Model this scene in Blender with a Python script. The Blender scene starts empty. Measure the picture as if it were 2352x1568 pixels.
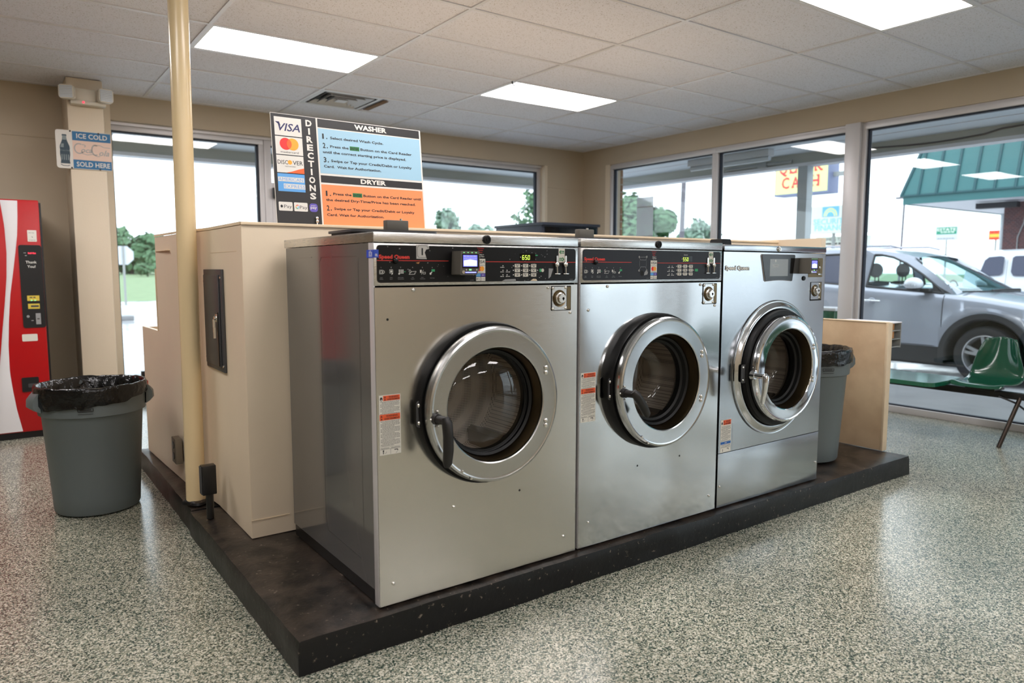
import bpy, bmesh, math, random
from mathutils import Vector, Matrix, noise
R = random.Random(7)
PI = math.pi
scene = bpy.context.scene
COL = scene.collection

# ------------------------------------------------------------------ camera, sky, exposure
cam_d = bpy.data.cameras.new('camera')
cam = bpy.data.objects.new('camera', cam_d)
COL.objects.link(cam)
cam.location = (-1.0351, -2.2235, 1.2996)
cam.rotation_euler = (PI/2 - 0.0998, 0.0, -0.6244)
cam_d.sensor_width = 36.0
cam_d.lens = 25.446
cam_d.clip_start = 0.05
cam_d.clip_end = 600
cam_d.dof.use_dof = True
cam_d.dof.focus_distance = 3.3
cam_d.dof.aperture_fstop = 2.4
scene.camera = cam

world = bpy.data.worlds.new('overcast sky')
scene.world = world
world.use_nodes = True
bg = world.node_tree.nodes['Background']
bg.inputs[0].default_value = (0.82, 0.915, 1.0, 1)
bg.inputs[1].default_value = 2.9

LAMP_STRENGTH = 17.5
scene.view_settings.view_transform = 'Standard'
scene.view_settings.look = 'None'
scene.view_settings.gamma = 1.0
scene.view_settings.exposure = 0.10
scene.view_settings.use_curve_mapping = False
scene.cycles.use_denoising = True
scene.cycles.max_bounces = 10
scene.cycles.diffuse_bounces = 5
scene.cycles.glossy_bounces = 5
scene.cycles.transparent_max_bounces = 16
scene.cycles.caustics_reflective = False
scene.cycles.caustics_refractive = False
scene.cycles.sample_clamp_indirect = 6.0

# ------------------------------------------------------------------ colours and materials
def lin(c):
    c = c / 255.0
    return c / 12.92 if c <= 0.04045 else ((c + 0.055) / 1.055) ** 2.4

def rgb(r, g, b):
    return (lin(r), lin(g), lin(b), 1.0)

def bsdf(m):
    for n in m.node_tree.nodes:
        if n.type == 'BSDF_PRINCIPLED':
            return n

def pm(name, color, rough=0.5, metal=0.0, spec=0.5, coat=0.0, bump=None, var=None, coat_rough=0.05):
    """Principled material; bump = (scale, strength, distance), var = (scale, amount) of brightness."""
    m = bpy.data.materials.new(name)
    m.use_nodes = True
    nt = m.node_tree
    b = bsdf(m)
    b.inputs['Base Color'].default_value = color
    b.inputs['Roughness'].default_value = rough
    b.inputs['Metallic'].default_value = metal
    b.inputs['Specular IOR Level'].default_value = spec
    b.inputs['Coat Weight'].default_value = coat
    b.inputs['Coat Roughness'].default_value = coat_rough
    if bump or var:
        tc = nt.nodes.new('ShaderNodeTexCoord')
    if bump:
        n = nt.nodes.new('ShaderNodeTexNoise')
        n.inputs['Scale'].default_value = bump[0]
        n.inputs['Detail'].default_value = 3
        bp = nt.nodes.new('ShaderNodeBump')
        bp.inputs['Strength'].default_value = bump[1]
        bp.inputs['Distance'].default_value = bump[2]
        nt.links.new(tc.outputs['Object'], n.inputs['Vector'])
        nt.links.new(n.outputs['Fac'], bp.inputs['Height'])
        nt.links.new(bp.outputs['Normal'], b.inputs['Normal'])
    if var:
        n = nt.nodes.new('ShaderNodeTexNoise')
        n.inputs['Scale'].default_value = var[0]
        n.inputs['Detail'].default_value = 5
        mx = nt.nodes.new('ShaderNodeMix')
        mx.data_type = 'RGBA'
        mr = nt.nodes.new('ShaderNodeMapRange')
        mr.inputs[1].default_value = 0.3
        mr.inputs[2].default_value = 0.7
        nt.links.new(tc.outputs['Object'], n.inputs['Vector'])
        nt.links.new(n.outputs['Fac'], mr.inputs[0])
        nt.links.new(mr.outputs[0], mx.inputs[0])
        c2 = var[2] if len(var) > 2 else tuple(x * (1 - var[1]) for x in color[:3]) + (1,)
        mx.inputs[6].default_value = color
        mx.inputs[7].default_value = c2
        nt.links.new(mx.outputs[2], b.inputs['Base Color'])
    return m

def emit(name, color, strength):
    m = bpy.data.materials.new(name)
    m.use_nodes = True
    b = bsdf(m)
    b.inputs['Base Color'].default_value = color
    b.inputs['Emission Color'].default_value = color
    b.inputs['Emission Strength'].default_value = strength
    return m

def glass(name, tint, refl_rough=0.0, ior=1.5):
    m = bpy.data.materials.new(name)
    m.use_nodes = True
    nt = m.node_tree
    nt.nodes.remove(bsdf(m))
    out = [n for n in nt.nodes if n.type == 'OUTPUT_MATERIAL'][0]
    t = nt.nodes.new('ShaderNodeBsdfTransparent')
    t.inputs[0].default_value = tint
    g = nt.nodes.new('ShaderNodeBsdfGlossy')
    g.inputs['Roughness'].default_value = refl_rough
    f = nt.nodes.new('ShaderNodeFresnel')
    geo = nt.nodes.new('ShaderNodeNewGeometry')
    mi = nt.nodes.new('ShaderNodeMath')           # same reflectance from both faces of the pane
    mi.operation = 'MULTIPLY_ADD'
    mi.inputs[1].default_value = 1.0 / ior - ior
    mi.inputs[2].default_value = ior
    nt.links.new(geo.outputs['Backfacing'], mi.inputs[0])
    nt.links.new(mi.outputs[0], f.inputs[0])
    mx = nt.nodes.new('ShaderNodeMixShader')
    nt.links.new(f.outputs[0], mx.inputs[0])
    nt.links.new(t.outputs[0], mx.inputs[1])
    nt.links.new(g.outputs[0], mx.inputs[2])
    nt.links.new(mx.outputs[0], out.inputs[0])
    return m

def steel(name, color, rough, wave=None, streak=0.25):
    """Brushed stainless: fine vertical streaks in roughness, optional soft sheet waviness."""
    m = bpy.data.materials.new(name)
    m.use_nodes = True
    nt = m.node_tree
    b = bsdf(m)
    b.inputs['Base Color'].default_value = color
    b.inputs['Metallic'].default_value = 1.0
    tc = nt.nodes.new('ShaderNodeTexCoord')
    mp = nt.nodes.new('ShaderNodeMapping')
    mp.inputs['Scale'].default_value = (6, 6, 220)
    n = nt.nodes.new('ShaderNodeTexNoise')
    n.inputs['Scale'].default_value = 3.0
    n.inputs['Detail'].default_value = 4
    mr = nt.nodes.new('ShaderNodeMapRange')
    mr.inputs[3].default_value = rough * (1 - streak)
    mr.inputs[4].default_value = rough * (1 + streak)
    nt.links.new(tc.outputs['Object'], mp.inputs['Vector'])
    nt.links.new(mp.outputs[0], n.inputs['Vector'])
    nt.links.new(n.outputs['Fac'], mr.inputs[0])
    nt.links.new(mr.outputs[0], b.inputs['Roughness'])
    if wave:
        w = nt.nodes.new('ShaderNodeTexNoise')
        w.inputs['Scale'].default_value = wave[0]
        w.inputs['Detail'].default_value = 1.0
        bp = nt.nodes.new('ShaderNodeBump')
        bp.inputs['Strength'].default_value = 1.0
        bp.inputs['Distance'].default_value = wave[1]
        nt.links.new(tc.outputs['Object'], w.inputs['Vector'])
        nt.links.new(w.outputs['Fac'], bp.inputs['Height'])
        nt.links.new(bp.outputs['Normal'], b.inputs['Normal'])
    return m

def floor_material():
    m = bpy.data.materials.new('flake floor')
    m.use_nodes = True
    nt = m.node_tree
    b = bsdf(m)
    tc = nt.nodes.new('ShaderNodeTexCoord')
    mp = nt.nodes.new('ShaderNodeMapping')
    mp.inputs['Scale'].default_value = (1, 1, 1)
    nz = nt.nodes.new('ShaderNodeTexNoise')
    nz.inputs['Scale'].default_value = 130
    nz.inputs['Detail'].default_value = 2
    add = nt.nodes.new('ShaderNodeVectorMath')
    add.operation = 'MULTIPLY_ADD'
    add.inputs[1].default_value = (0.008, 0.008, 0.008)
    v = nt.nodes.new('ShaderNodeTexVoronoi')
    v.inputs['Scale'].default_value = 215
    sep = nt.nodes.new('ShaderNodeSeparateColor')
    cr = nt.nodes.new('ShaderNodeValToRGB')
    r = cr.color_ramp
    r.interpolation = 'CONSTANT'
    stops = [(0.0, rgb(46, 62, 54)), (0.21, rgb(92, 105, 93)), (0.38, rgb(134, 136, 120)), (0.56, rgb(167, 163, 144)), (0.76, rgb(206, 201, 184))]
    while len(r.elements) < len(stops):
        r.elements.new(0.5)
    for e, (p, c) in zip(r.elements, stops):
        e.position = p
        e.color = c
    big = nt.nodes.new('ShaderNodeTexNoise')
    big.inputs['Scale'].default_value = 1.3
    big.inputs['Detail'].default_value = 6
    mrb = nt.nodes.new('ShaderNodeMapRange')
    mrb.inputs[1].default_value = 0.35
    mrb.inputs[2].default_value = 0.65
    mrb.inputs[3].default_value = 0.80
    mrb.inputs[4].default_value = 1.06
    mul = nt.nodes.new('ShaderNodeMix')
    mul.data_type = 'RGBA'
    mul.blend_type = 'MULTIPLY'
    mul.inputs[0].default_value = 1.0
    L = nt.links.new
    L(tc.outputs['Object'], mp.inputs[0])
    L(mp.outputs[0], nz.inputs['Vector'])
    L(nz.outputs['Color'], add.inputs[0])
    L(mp.outputs[0], add.inputs[2])
    L(add.outputs[0], v.inputs['Vector'])
    L(v.outputs['Color'], sep.inputs[0])
    L(sep.outputs[0], cr.inputs[0])
    L(tc.outputs['Object'], big.inputs['Vector'])
    L(big.outputs['Fac'], mrb.inputs[0])
    L(cr.outputs[0], mul.inputs[6])
    L(mrb.outputs[0], mul.inputs[7])
    L(mul.outputs[2], b.inputs['Base Color'])
    b.inputs['Roughness'].default_value = 0.20
    b.inputs['Specular IOR Level'].default_value = 0.5
    bp = nt.nodes.new('ShaderNodeBump')
    bp.inputs['Strength'].default_value = 0.35
    bp.inputs['Distance'].default_value = 0.0012
    L(sep.outputs[1], bp.inputs['Height'])
    L(bp.outputs[0], b.inputs['Normal'])
    return m

def wall_material(name, color, seam=True):
    """Painted block wall: faint courses of blocks as fine relief under thick paint."""
    m = pm(name, color, 0.55, var=(1.2, 0.06))
    nt = m.node_tree
    b = bsdf(m)
    tc = nt.nodes.new('ShaderNodeTexCoord')
    n = nt.nodes.new('ShaderNodeTexNoise')
    n.inputs['Scale'].default_value = 90
    bp = nt.nodes.new('ShaderNodeBump')
    bp.inputs['Strength'].default_value = 0.25
    bp.inputs['Distance'].default_value = 0.002
    nt.links.new(tc.outputs['Object'], n.inputs['Vector'])
    nt.links.new(n.outputs['Fac'], bp.inputs['Height'])
    nt.links.new(bp.outputs['Normal'], b.inputs['Normal'])
    return m

def tile_material():
    m = pm('ceiling tile', rgb(232, 226, 220), 0.9, spec=0.2)
    nt = m.node_tree
    b = bsdf(m)
    tc = nt.nodes.new('ShaderNodeTexCoord')
    n = nt.nodes.new('ShaderNodeTexNoise')
    n.inputs['Scale'].default_value = 130
    n.inputs['Detail'].default_value = 4
    cr = nt.nodes.new('ShaderNodeValToRGB')
    cr.color_ramp.elements[0].position = 0.30
    cr.color_ramp.elements[0].color = rgb(182, 180, 180)
    cr.color_ramp.elements[1].position = 0.42
    cr.color_ramp.elements[1].color = rgb(238, 240, 250)
    n2 = nt.nodes.new('ShaderNodeTexNoise')
    n2.inputs['Scale'].default_value = 1.1
    mx = nt.nodes.new('ShaderNodeMix')
    mx.data_type = 'RGBA'
    mx.blend_type = 'MULTIPLY'
    mr = nt.nodes.new('ShaderNodeMapRange')
    mr.inputs[3].default_value = 0.0
    mr.inputs[4].default_value = 0.35
    mx.inputs[7].default_value = rgb(244, 242, 242)
    bp = nt.nodes.new('ShaderNodeBump')
    bp.inputs['Strength'].default_value = 0.5
    bp.inputs['Distance'].default_value = 0.002
    L = nt.links.new
    L(tc.outputs['Object'], n.inputs['Vector'])
    L(n.outputs['Fac'], cr.inputs[0])
    L(tc.outputs['Object'], n2.inputs['Vector'])
    L(n2.outputs['Fac'], mr.inputs[0])
    L(mr.outputs[0], mx.inputs[0])
    L(cr.outputs[0], mx.inputs[6])
    L(mx.outputs[2], b.inputs['Base Color'])
    L(n.outputs['Fac'], bp.inputs['Height'])
    L(bp.outputs[0], b.inputs['Normal'])
    return m

def plinth_material():
    m = bpy.data.materials.new('worn black concrete paint')
    m.use_nodes = True
    nt = m.node_tree
    b = bsdf(m)
    tc = nt.nodes.new('ShaderNodeTexCoord')
    n = nt.nodes.new('ShaderNodeTexNoise')
    n.inputs['Scale'].default_value = 7
    n.inputs['Detail'].default_value = 9
    n.inputs['Roughness'].default_value = 0.7
    cr = nt.nodes.new('ShaderNodeValToRGB')
    e = cr.color_ramp.elements
    e[0].position = 0.40
    e[0].color = rgb(22, 20, 19)
    e[1].position = 0.60
    e[1].color = rgb(62, 53, 46)
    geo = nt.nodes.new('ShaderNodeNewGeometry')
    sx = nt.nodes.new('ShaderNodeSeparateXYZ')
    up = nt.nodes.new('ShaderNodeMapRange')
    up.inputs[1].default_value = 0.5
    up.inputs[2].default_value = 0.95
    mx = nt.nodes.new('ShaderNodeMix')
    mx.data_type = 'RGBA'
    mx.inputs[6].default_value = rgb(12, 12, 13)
    sp = nt.nodes.new('ShaderNodeTexNoise')
    sp.inputs['Scale'].default_value = 60
    sp.inputs['Detail'].default_value = 4
    scr = nt.nodes.new('ShaderNodeValToRGB')
    scr.color_ramp.elements[0].position = 0.66
    scr.color_ramp.elements[0].color = (0, 0, 0, 1)
    scr.color_ramp.elements[1].position = 0.74
    scr.color_ramp.elements[1].color = (1, 1, 1, 1)
    mx2 = nt.nodes.new('ShaderNodeMix')
    mx2.data_type = 'RGBA'
    mx2.inputs[7].default_value = rgb(120, 108, 96)
    bp = nt.nodes.new('ShaderNodeBump')
    bp.inputs['Strength'].default_value = 0.6
    bp.inputs['Distance'].default_value = 0.006
    L = nt.links.new
    L(tc.outputs['Object'], n.inputs['Vector'])
    L(tc.outputs['Object'], sp.inputs['Vector'])
    L(n.outputs['Fac'], cr.inputs[0])
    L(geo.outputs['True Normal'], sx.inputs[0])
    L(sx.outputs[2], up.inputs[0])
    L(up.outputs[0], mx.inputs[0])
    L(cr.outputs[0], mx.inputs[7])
    L(sp.outputs['Fac'], scr.inputs[0])
    L(scr.outputs[0], mx2.inputs[0])
    L(mx.outputs[2], mx2.inputs[6])
    L(mx2.outputs[2], b.inputs['Base Color'])
    L(n.outputs['Fac'], bp.inputs['Height'])
    L(bp.outputs[0], b.inputs['Normal'])
    b.inputs['Roughness'].default_value = 0.33
    b.inputs['Specular IOR Level'].default_value = 0.35
    return m

def drum_material():
    m = pm('perforated drum steel', rgb(206, 196, 184), 0.5, 0.35)
    nt = m.node_tree
    b = bsdf(m)
    tc = nt.nodes.new('ShaderNodeTexCoord')
    v = nt.nodes.new('ShaderNodeTexVoronoi')
    v.inputs['Scale'].default_value = 140
    v.inputs['Randomness'].default_value = 0.0
    cr = nt.nodes.new('ShaderNodeValToRGB')
    cr.color_ramp.elements[0].position = 0.28
    cr.color_ramp.elements[0].color = rgb(18, 16, 15)
    cr.color_ramp.elements[1].position = 0.36
    cr.color_ramp.elements[1].color = rgb(206, 196, 184)
    nt.links.new(tc.outputs['Object'], v.inputs['Vector'])
    nt.links.new(v.outputs['Distance'], cr.inputs[0])
    nt.links.new(cr.outputs[0], b.inputs['Base Color'])
    return m

def brick_material(name, c1, c2, mortar, scale, axis='x'):
    m = pm(name, c1, 0.85)
    nt = m.node_tree
    b = bsdf(m)
    tc = nt.nodes.new('ShaderNodeTexCoord')
    sp = nt.nodes.new('ShaderNodeSeparateXYZ')
    cb = nt.nodes.new('ShaderNodeCombineXYZ')
    ad = nt.nodes.new('ShaderNodeMath')
    br = nt.nodes.new('ShaderNodeTexBrick')
    br.inputs['Scale'].default_value = scale
    br.inputs['Color1'].default_value = c1
    br.inputs['Color2'].default_value = c2
    br.inputs['Mortar'].default_value = mortar
    br.inputs['Mortar Size'].default_value = 0.02
    L = nt.links.new
    L(tc.outputs['Object'], sp.inputs[0])
    L(sp.outputs[0], ad.inputs[0])
    L(sp.outputs[1], ad.inputs[1])
    L(ad.outputs[0], cb.inputs[0])
    L(sp.outputs[2], cb.inputs[1])
    L(cb.outputs[0], br.inputs['Vector'])
    L(br.outputs['Color'], b.inputs['Base Color'])
    return m

def asphalt_material():
    m = pm('wet asphalt', rgb(198, 200, 204), 0.3, var=(0.5, 0.35))
    nt = m.node_tree
    b = bsdf(m)
    tc = nt.nodes.new('ShaderNodeTexCoord')
    n = nt.nodes.new('ShaderNodeTexNoise')
    n.inputs['Scale'].default_value = 0.8
    n.inputs['Detail'].default_value = 5
    mr = nt.nodes.new('ShaderNodeMapRange')
    mr.inputs[1].default_value = 0.4
    mr.inputs[2].default_value = 0.6
    mr.inputs[3].default_value = 0.12
    mr.inputs[4].default_value = 0.55
    nt.links.new(tc.outputs['Object'], n.inputs['Vector'])
    nt.links.new(n.outputs['Fac'], mr.inputs[0])
    nt.links.new(mr.outputs[0], b.inputs['Roughness'])
    return m

M = {}
M['floor'] = floor_material()
M['wall'] = wall_material('tan painted block', rgb(192, 176, 152))
M['wall_light'] = wall_material('cream painted block', rgb(226, 210, 186))
M['ply'] = pm('cream painted plywood', rgb(230, 212, 186), 0.42, bump=(14, 0.25, 0.003), var=(2.2, 0.07))
M['ply_edge'] = pm('cream painted board edge', rgb(232, 210, 178), 0.5, var=(9, 0.12))
M['ply_dirty'] = pm('scuffed cream board', rgb(222, 198, 164), 0.45, var=(5, 0.25, rgb(196, 168, 136)))
M['pole'] = pm('glossy cream pole paint', rgb(226, 203, 160), 0.22, bump=(12, 0.15, 0.003))
M['tile'] = tile_material()
M['tee'] = pm('white ceiling grid', rgb(222, 222, 226), 0.4)
M['dark'] = pm('dark void', rgb(20, 19, 18), 0.8)
M['lamp'] = emit('lit diffuser', (1.0, 0.957, 0.958, 1), LAMP_STRENGTH)
M['lamp_frame'] = pm('white lamp frame', rgb(225, 224, 222), 0.4)
M['alu'] = pm('pale aluminium frame', rgb(206, 202, 202), 0.35, 0.25)
M['gasket'] = pm('black glazing gasket', rgb(24, 32, 48), 0.5)
M['pane'] = glass('window glass', (0.97, 0.99, 0.985, 1))
M['plinth'] = plinth_material()
M['steel_flat'] = steel('brushed stainless, flat', (0.62, 0.60, 0.565, 1), 0.22, (1.5, 0.0012))
M['steel_wavy'] = steel('bright stainless, wavy sheet', (0.55, 0.55, 0.545, 1), 0.11, (1.7, 0.014))
M['steel_new'] = steel('satin stainless, new', (0.49, 0.505, 0.525, 1), 0.18, (1.9, 0.006))
M['steel_lid'] = steel('stainless lid strip', (0.66, 0.655, 0.64, 1), 0.26, (3.0, 0.002))
M['steel_ring'] = steel('stainless door ring', (0.52, 0.517, 0.51, 1), 0.24)
M['steel_ring2'] = steel('stainless door ring, bright', (0.58, 0.59, 0.60, 1), 0.16)
M['chrome'] = pm('polished chrome', (0.86, 0.87, 0.90, 1), 0.05, 1.0)
M['bolt'] = pm('bolt metal', (0.74, 0.72, 0.68, 1), 0.22, 1.0)
M['brass'] = pm('tarnished bronze lip', rgb(120, 104, 78), 0.35, 1.0)
M['grey_side'] = pm('glossy grey side enamel', rgb(122, 121, 119), 0.10, 0.55)
M['black'] = pm('black enamel', rgb(18, 17, 17), 0.3)
M['rubber'] = pm('black rubber', rgb(10, 10, 10), 0.45, spec=0.3)
M['handle'] = pm('black handle plastic', rgb(26, 24, 23), 0.42)
M['panel_black'] = pm('black control overlay', rgb(9, 9, 11), 0.34, spec=0.3)
M['panel_grey'] = pm('charcoal control overlay', rgb(30, 32, 39), 0.42, spec=0.35)
M['red'] = pm('red print', rgb(226, 58, 46), 0.5)
M['white'] = pm('white print', rgb(232, 230, 224), 0.5)
M['offwhite'] = pm('off white key', rgb(214, 209, 198), 0.45)
M['greyprint'] = pm('grey print', rgb(150, 150, 150), 0.5)
M['text_black'] = pm('black print', rgb(24, 23, 24), 0.5)
M['text_grey'] = pm('dark grey print', rgb(70, 68, 68), 0.5)
M['green'] = pm('green print', rgb(52, 160, 104), 0.5)
M['dkgreen'] = pm('dark green print', rgb(30, 116, 58), 0.5)
M['orange_lab'] = pm('warning orange', rgb(228, 92, 48), 0.5)
M['blue_tag'] = pm('blue tag', rgb(38, 76, 190), 0.4)
M['blue_lab'] = pm('blue label band', rgb(36, 96, 170), 0.5)
M['label'] = pm('label paper', rgb(222, 218, 208), 0.5)
M['silverlab'] = pm('silver sticker', rgb(196, 194, 190), 0.35, 0.3)
M['drum'] = drum_material()
M['drum_dark'] = pm('drum lip steel', rgb(120, 112, 104), 0.45, 0.8)
M['doorglass'] = glass('door glass', (0.95, 0.945, 0.93, 1), 0.01, 1.55)
M['reader'] = pm('olive grey reader plastic', rgb(88, 84, 76), 0.45)
M['screen_blue'] = emit('lit blue screen', (0.13, 0.14, 0.72, 1), 1.2)
M['screen_pale'] = emit('lit pale screen', (0.62, 0.68, 1.0, 1), 1.0)
M['digit'] = emit('lit yellow green digits', (0.62, 0.85, 0.10, 1), 1.3)
M['led_green'] = emit('lit green led', (0.25, 0.8, 0.30, 1), 0.8)
M['led_red'] = emit('lit red led', (1.0, 0.04, 0.08, 1), 2.0)
M['screen_grey'] = pm('idle grey screen', rgb(138, 142, 142), 0.15)
M['glossblack'] = pm('gloss black bezel', rgb(10, 10, 11), 0.10, spec=0.35)
M['breaker'] = pm('charcoal breaker box', rgb(66, 66, 68), 0.38)
M['can'] = pm('grey bin plastic', rgb(98, 106, 107), 0.45, bump=(60, 0.1, 0.002))
M['bag'] = pm('black bin liner', rgb(8, 8, 9), 0.2, spec=0.5, bump=(34, 0.7, 0.010))
M['vend_red'] = pm('vending red', rgb(178, 10, 18), 0.28, bump=(60, 0.08, 0.002))
M['vend_white'] = pm('vending white', rgb(226, 224, 226), 0.25)
M['vend_black'] = pm('vending black', rgb(20, 20, 22), 0.4)
M['yellow'] = pm('yellow sticker', rgb(214, 188, 70), 0.5)
M['teal_sign'] = pm('faded blue sign paint', rgb(44, 108, 152), 0.5)
M['pink_sign'] = pm('faded pink sign paint', rgb(226, 196, 178), 0.5)
M['sign_grey'] = pm('sign grey script', rgb(168, 166, 162), 0.5)
M['bottle'] = pm('dark bottle print', rgb(54, 72, 84), 0.5)
M['bottle_lt'] = pm('pale bottle print', rgb(130, 142, 144), 0.5)
M['sign_black'] = pm('directions board black', rgb(32, 30, 30), 0.4)
M['sign_white'] = pm('directions board white', rgb(222, 217, 208), 0.45)
M['sign_blue'] = pm('directions board blue', rgb(154, 192, 212), 0.45)
M['sign_orange'] = pm('directions board orange', rgb(238, 140, 86), 0.45)
M['navy'] = pm('navy print', rgb(38, 36, 88), 0.5)
M['mc_red'] = pm('card logo red', rgb(230, 44, 42), 0.5)
M['mc_yel'] = pm('card logo yellow', rgb(250, 166, 46), 0.5)
M['mc_mid'] = pm('card logo orange', rgb(250, 98, 40), 0.5)
M['amex'] = pm('card logo blue', rgb(92, 160, 220), 0.5)
M['purple'] = pm('purple badge', rgb(98, 84, 176), 0.5)
M['chair'] = pm('dark green moulded plastic', rgb(16, 72, 52), 0.16, coat=0.3)
M['table_top'] = pm('green laminate', rgb(22, 92, 68), 0.12, spec=0.9)
M['beam'] = pm('black beam steel', rgb(26, 25, 26), 0.35)
M['leg'] = pm('dark bronze tube', rgb(62, 54, 48), 0.28, 0.8)
M['asphalt'] = asphalt_material()
M['concrete'] = pm('pale concrete', rgb(150, 149, 152), 0.4, var=(2, 0.3))
M['grass'] = pm('mown grass', rgb(126, 148, 108), 0.9, var=(1.5, 0.2))
M['soffit'] = pm('painted soffit', rgb(214, 222, 230), 0.6)
M['fascia'] = pm('painted beam', rgb(176, 178, 170), 0.6)
M['post'] = pm('painted post', rgb(196, 202, 206), 0.5)
M['white_trim'] = pm('white trim', rgb(226, 226, 232), 0.5)
M['cable'] = pm('black cable', rgb(50, 50, 50), 0.6)
M['brick'] = brick_material('red brown brick', rgb(104, 66, 64), rgb(78, 56, 60), rgb(116, 102, 104), 6.0)
M['brick_pale'] = brick_material('tan brick', rgb(176, 140, 112), rgb(150, 116, 92), rgb(190, 180, 168), 2.6)
M['roof'] = pm('green roof metal', rgb(52, 106, 108), 0.5, var=(2, 0.08))
M['roof_dark'] = pm('green roof seam', rgb(34, 78, 84), 0.5)
M['car_silver'] = pm('silver car paint', rgb(166, 170, 182), 0.25, 0.35, coat=0.6)
M['car_white'] = pm('white car paint', rgb(226, 230, 238), 0.3, coat=0.5)
M['cladding'] = pm('dark car cladding', rgb(46, 46, 50), 0.6)
M['car_glass'] = glass('tinted car glass', (0.80, 0.90, 0.91, 1))
M['screen_glass'] = glass('windscreen glass', (0.55, 0.72, 0.74, 1), 0.0, 1.9)
M['car_glass_dark'] = pm('privacy glass', rgb(52, 58, 84), 0.06)
M['tyre'] = pm('tyre rubber', rgb(38, 38, 42), 0.7)
M['rim'] = pm('alloy rim', rgb(196, 196, 200), 0.3, 0.7)
M['seat'] = pm('dark car seat', rgb(52, 56, 60), 0.8)
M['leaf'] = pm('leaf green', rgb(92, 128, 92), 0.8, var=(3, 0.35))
M['leaf_far'] = pm('hazy leaf green', rgb(140, 164, 148), 0.9, var=(1, 0.25))  # paler and bluer: distance haze put into the leaf colour
M['bark'] = pm('bark', rgb(84, 76, 70), 0.9)
M['wood_pole'] = pm('weathered pole', rgb(108, 104, 110), 0.8)
M['sign_yel'] = pm('yellow sign face', rgb(240, 240, 160), 0.5)
M['sign_red'] = pm('red sign letters', rgb(214, 62, 72), 0.5)
M['sign_frame'] = pm('blue grey sign side', rgb(116, 124, 156), 0.5)
M['sign_pale'] = pm('pale sign face', rgb(226, 230, 220), 0.5)
M['sign_aqua'] = pm('aqua sign print', rgb(150, 216, 226), 0.5)
M['sky_blue'] = pm('sky blue sign print', rgb(120, 196, 232), 0.5)
M['sign_teal'] = pm('teal green sign', rgb(40, 140, 110), 0.5)
M['tree_sign_grey'] = pm('sign lower grey', rgb(200, 206, 210), 0.5)
M['paper'] = pm('thin paper', rgb(214, 222, 232), 0.8)
bsdf(M['paper']).inputs['Alpha'].default_value = 0.6
M['vent'] = pm('grey vent metal', rgb(206, 206, 208), 0.4, 0.1)
M['stain'] = pm('stained tile edge', rgb(120, 92, 66), 0.9)
M['emergency'] = pm('aged white plastic', rgb(214, 206, 190), 0.5)
M['lens'] = pm('ribbed lamp lens', rgb(206, 212, 218), 0.2)
M['outlet'] = pm('steel outlet plate', rgb(120, 110, 95), 0.5, 0.4)
M['signback'] = pm('sign back aluminium', rgb(206, 210, 218), 0.5)
M['greybin'] = pm('grey painted steel', rgb(150, 152, 150), 0.4)
M['darkblock'] = pm('near black sheet metal', rgb(34, 38, 50), 0.45)
M['tan_print'] = pm('tan object print', rgb(190, 130, 70), 0.5)

# ------------------------------------------------------------------ mesh builder
_text_cache = {}

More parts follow.
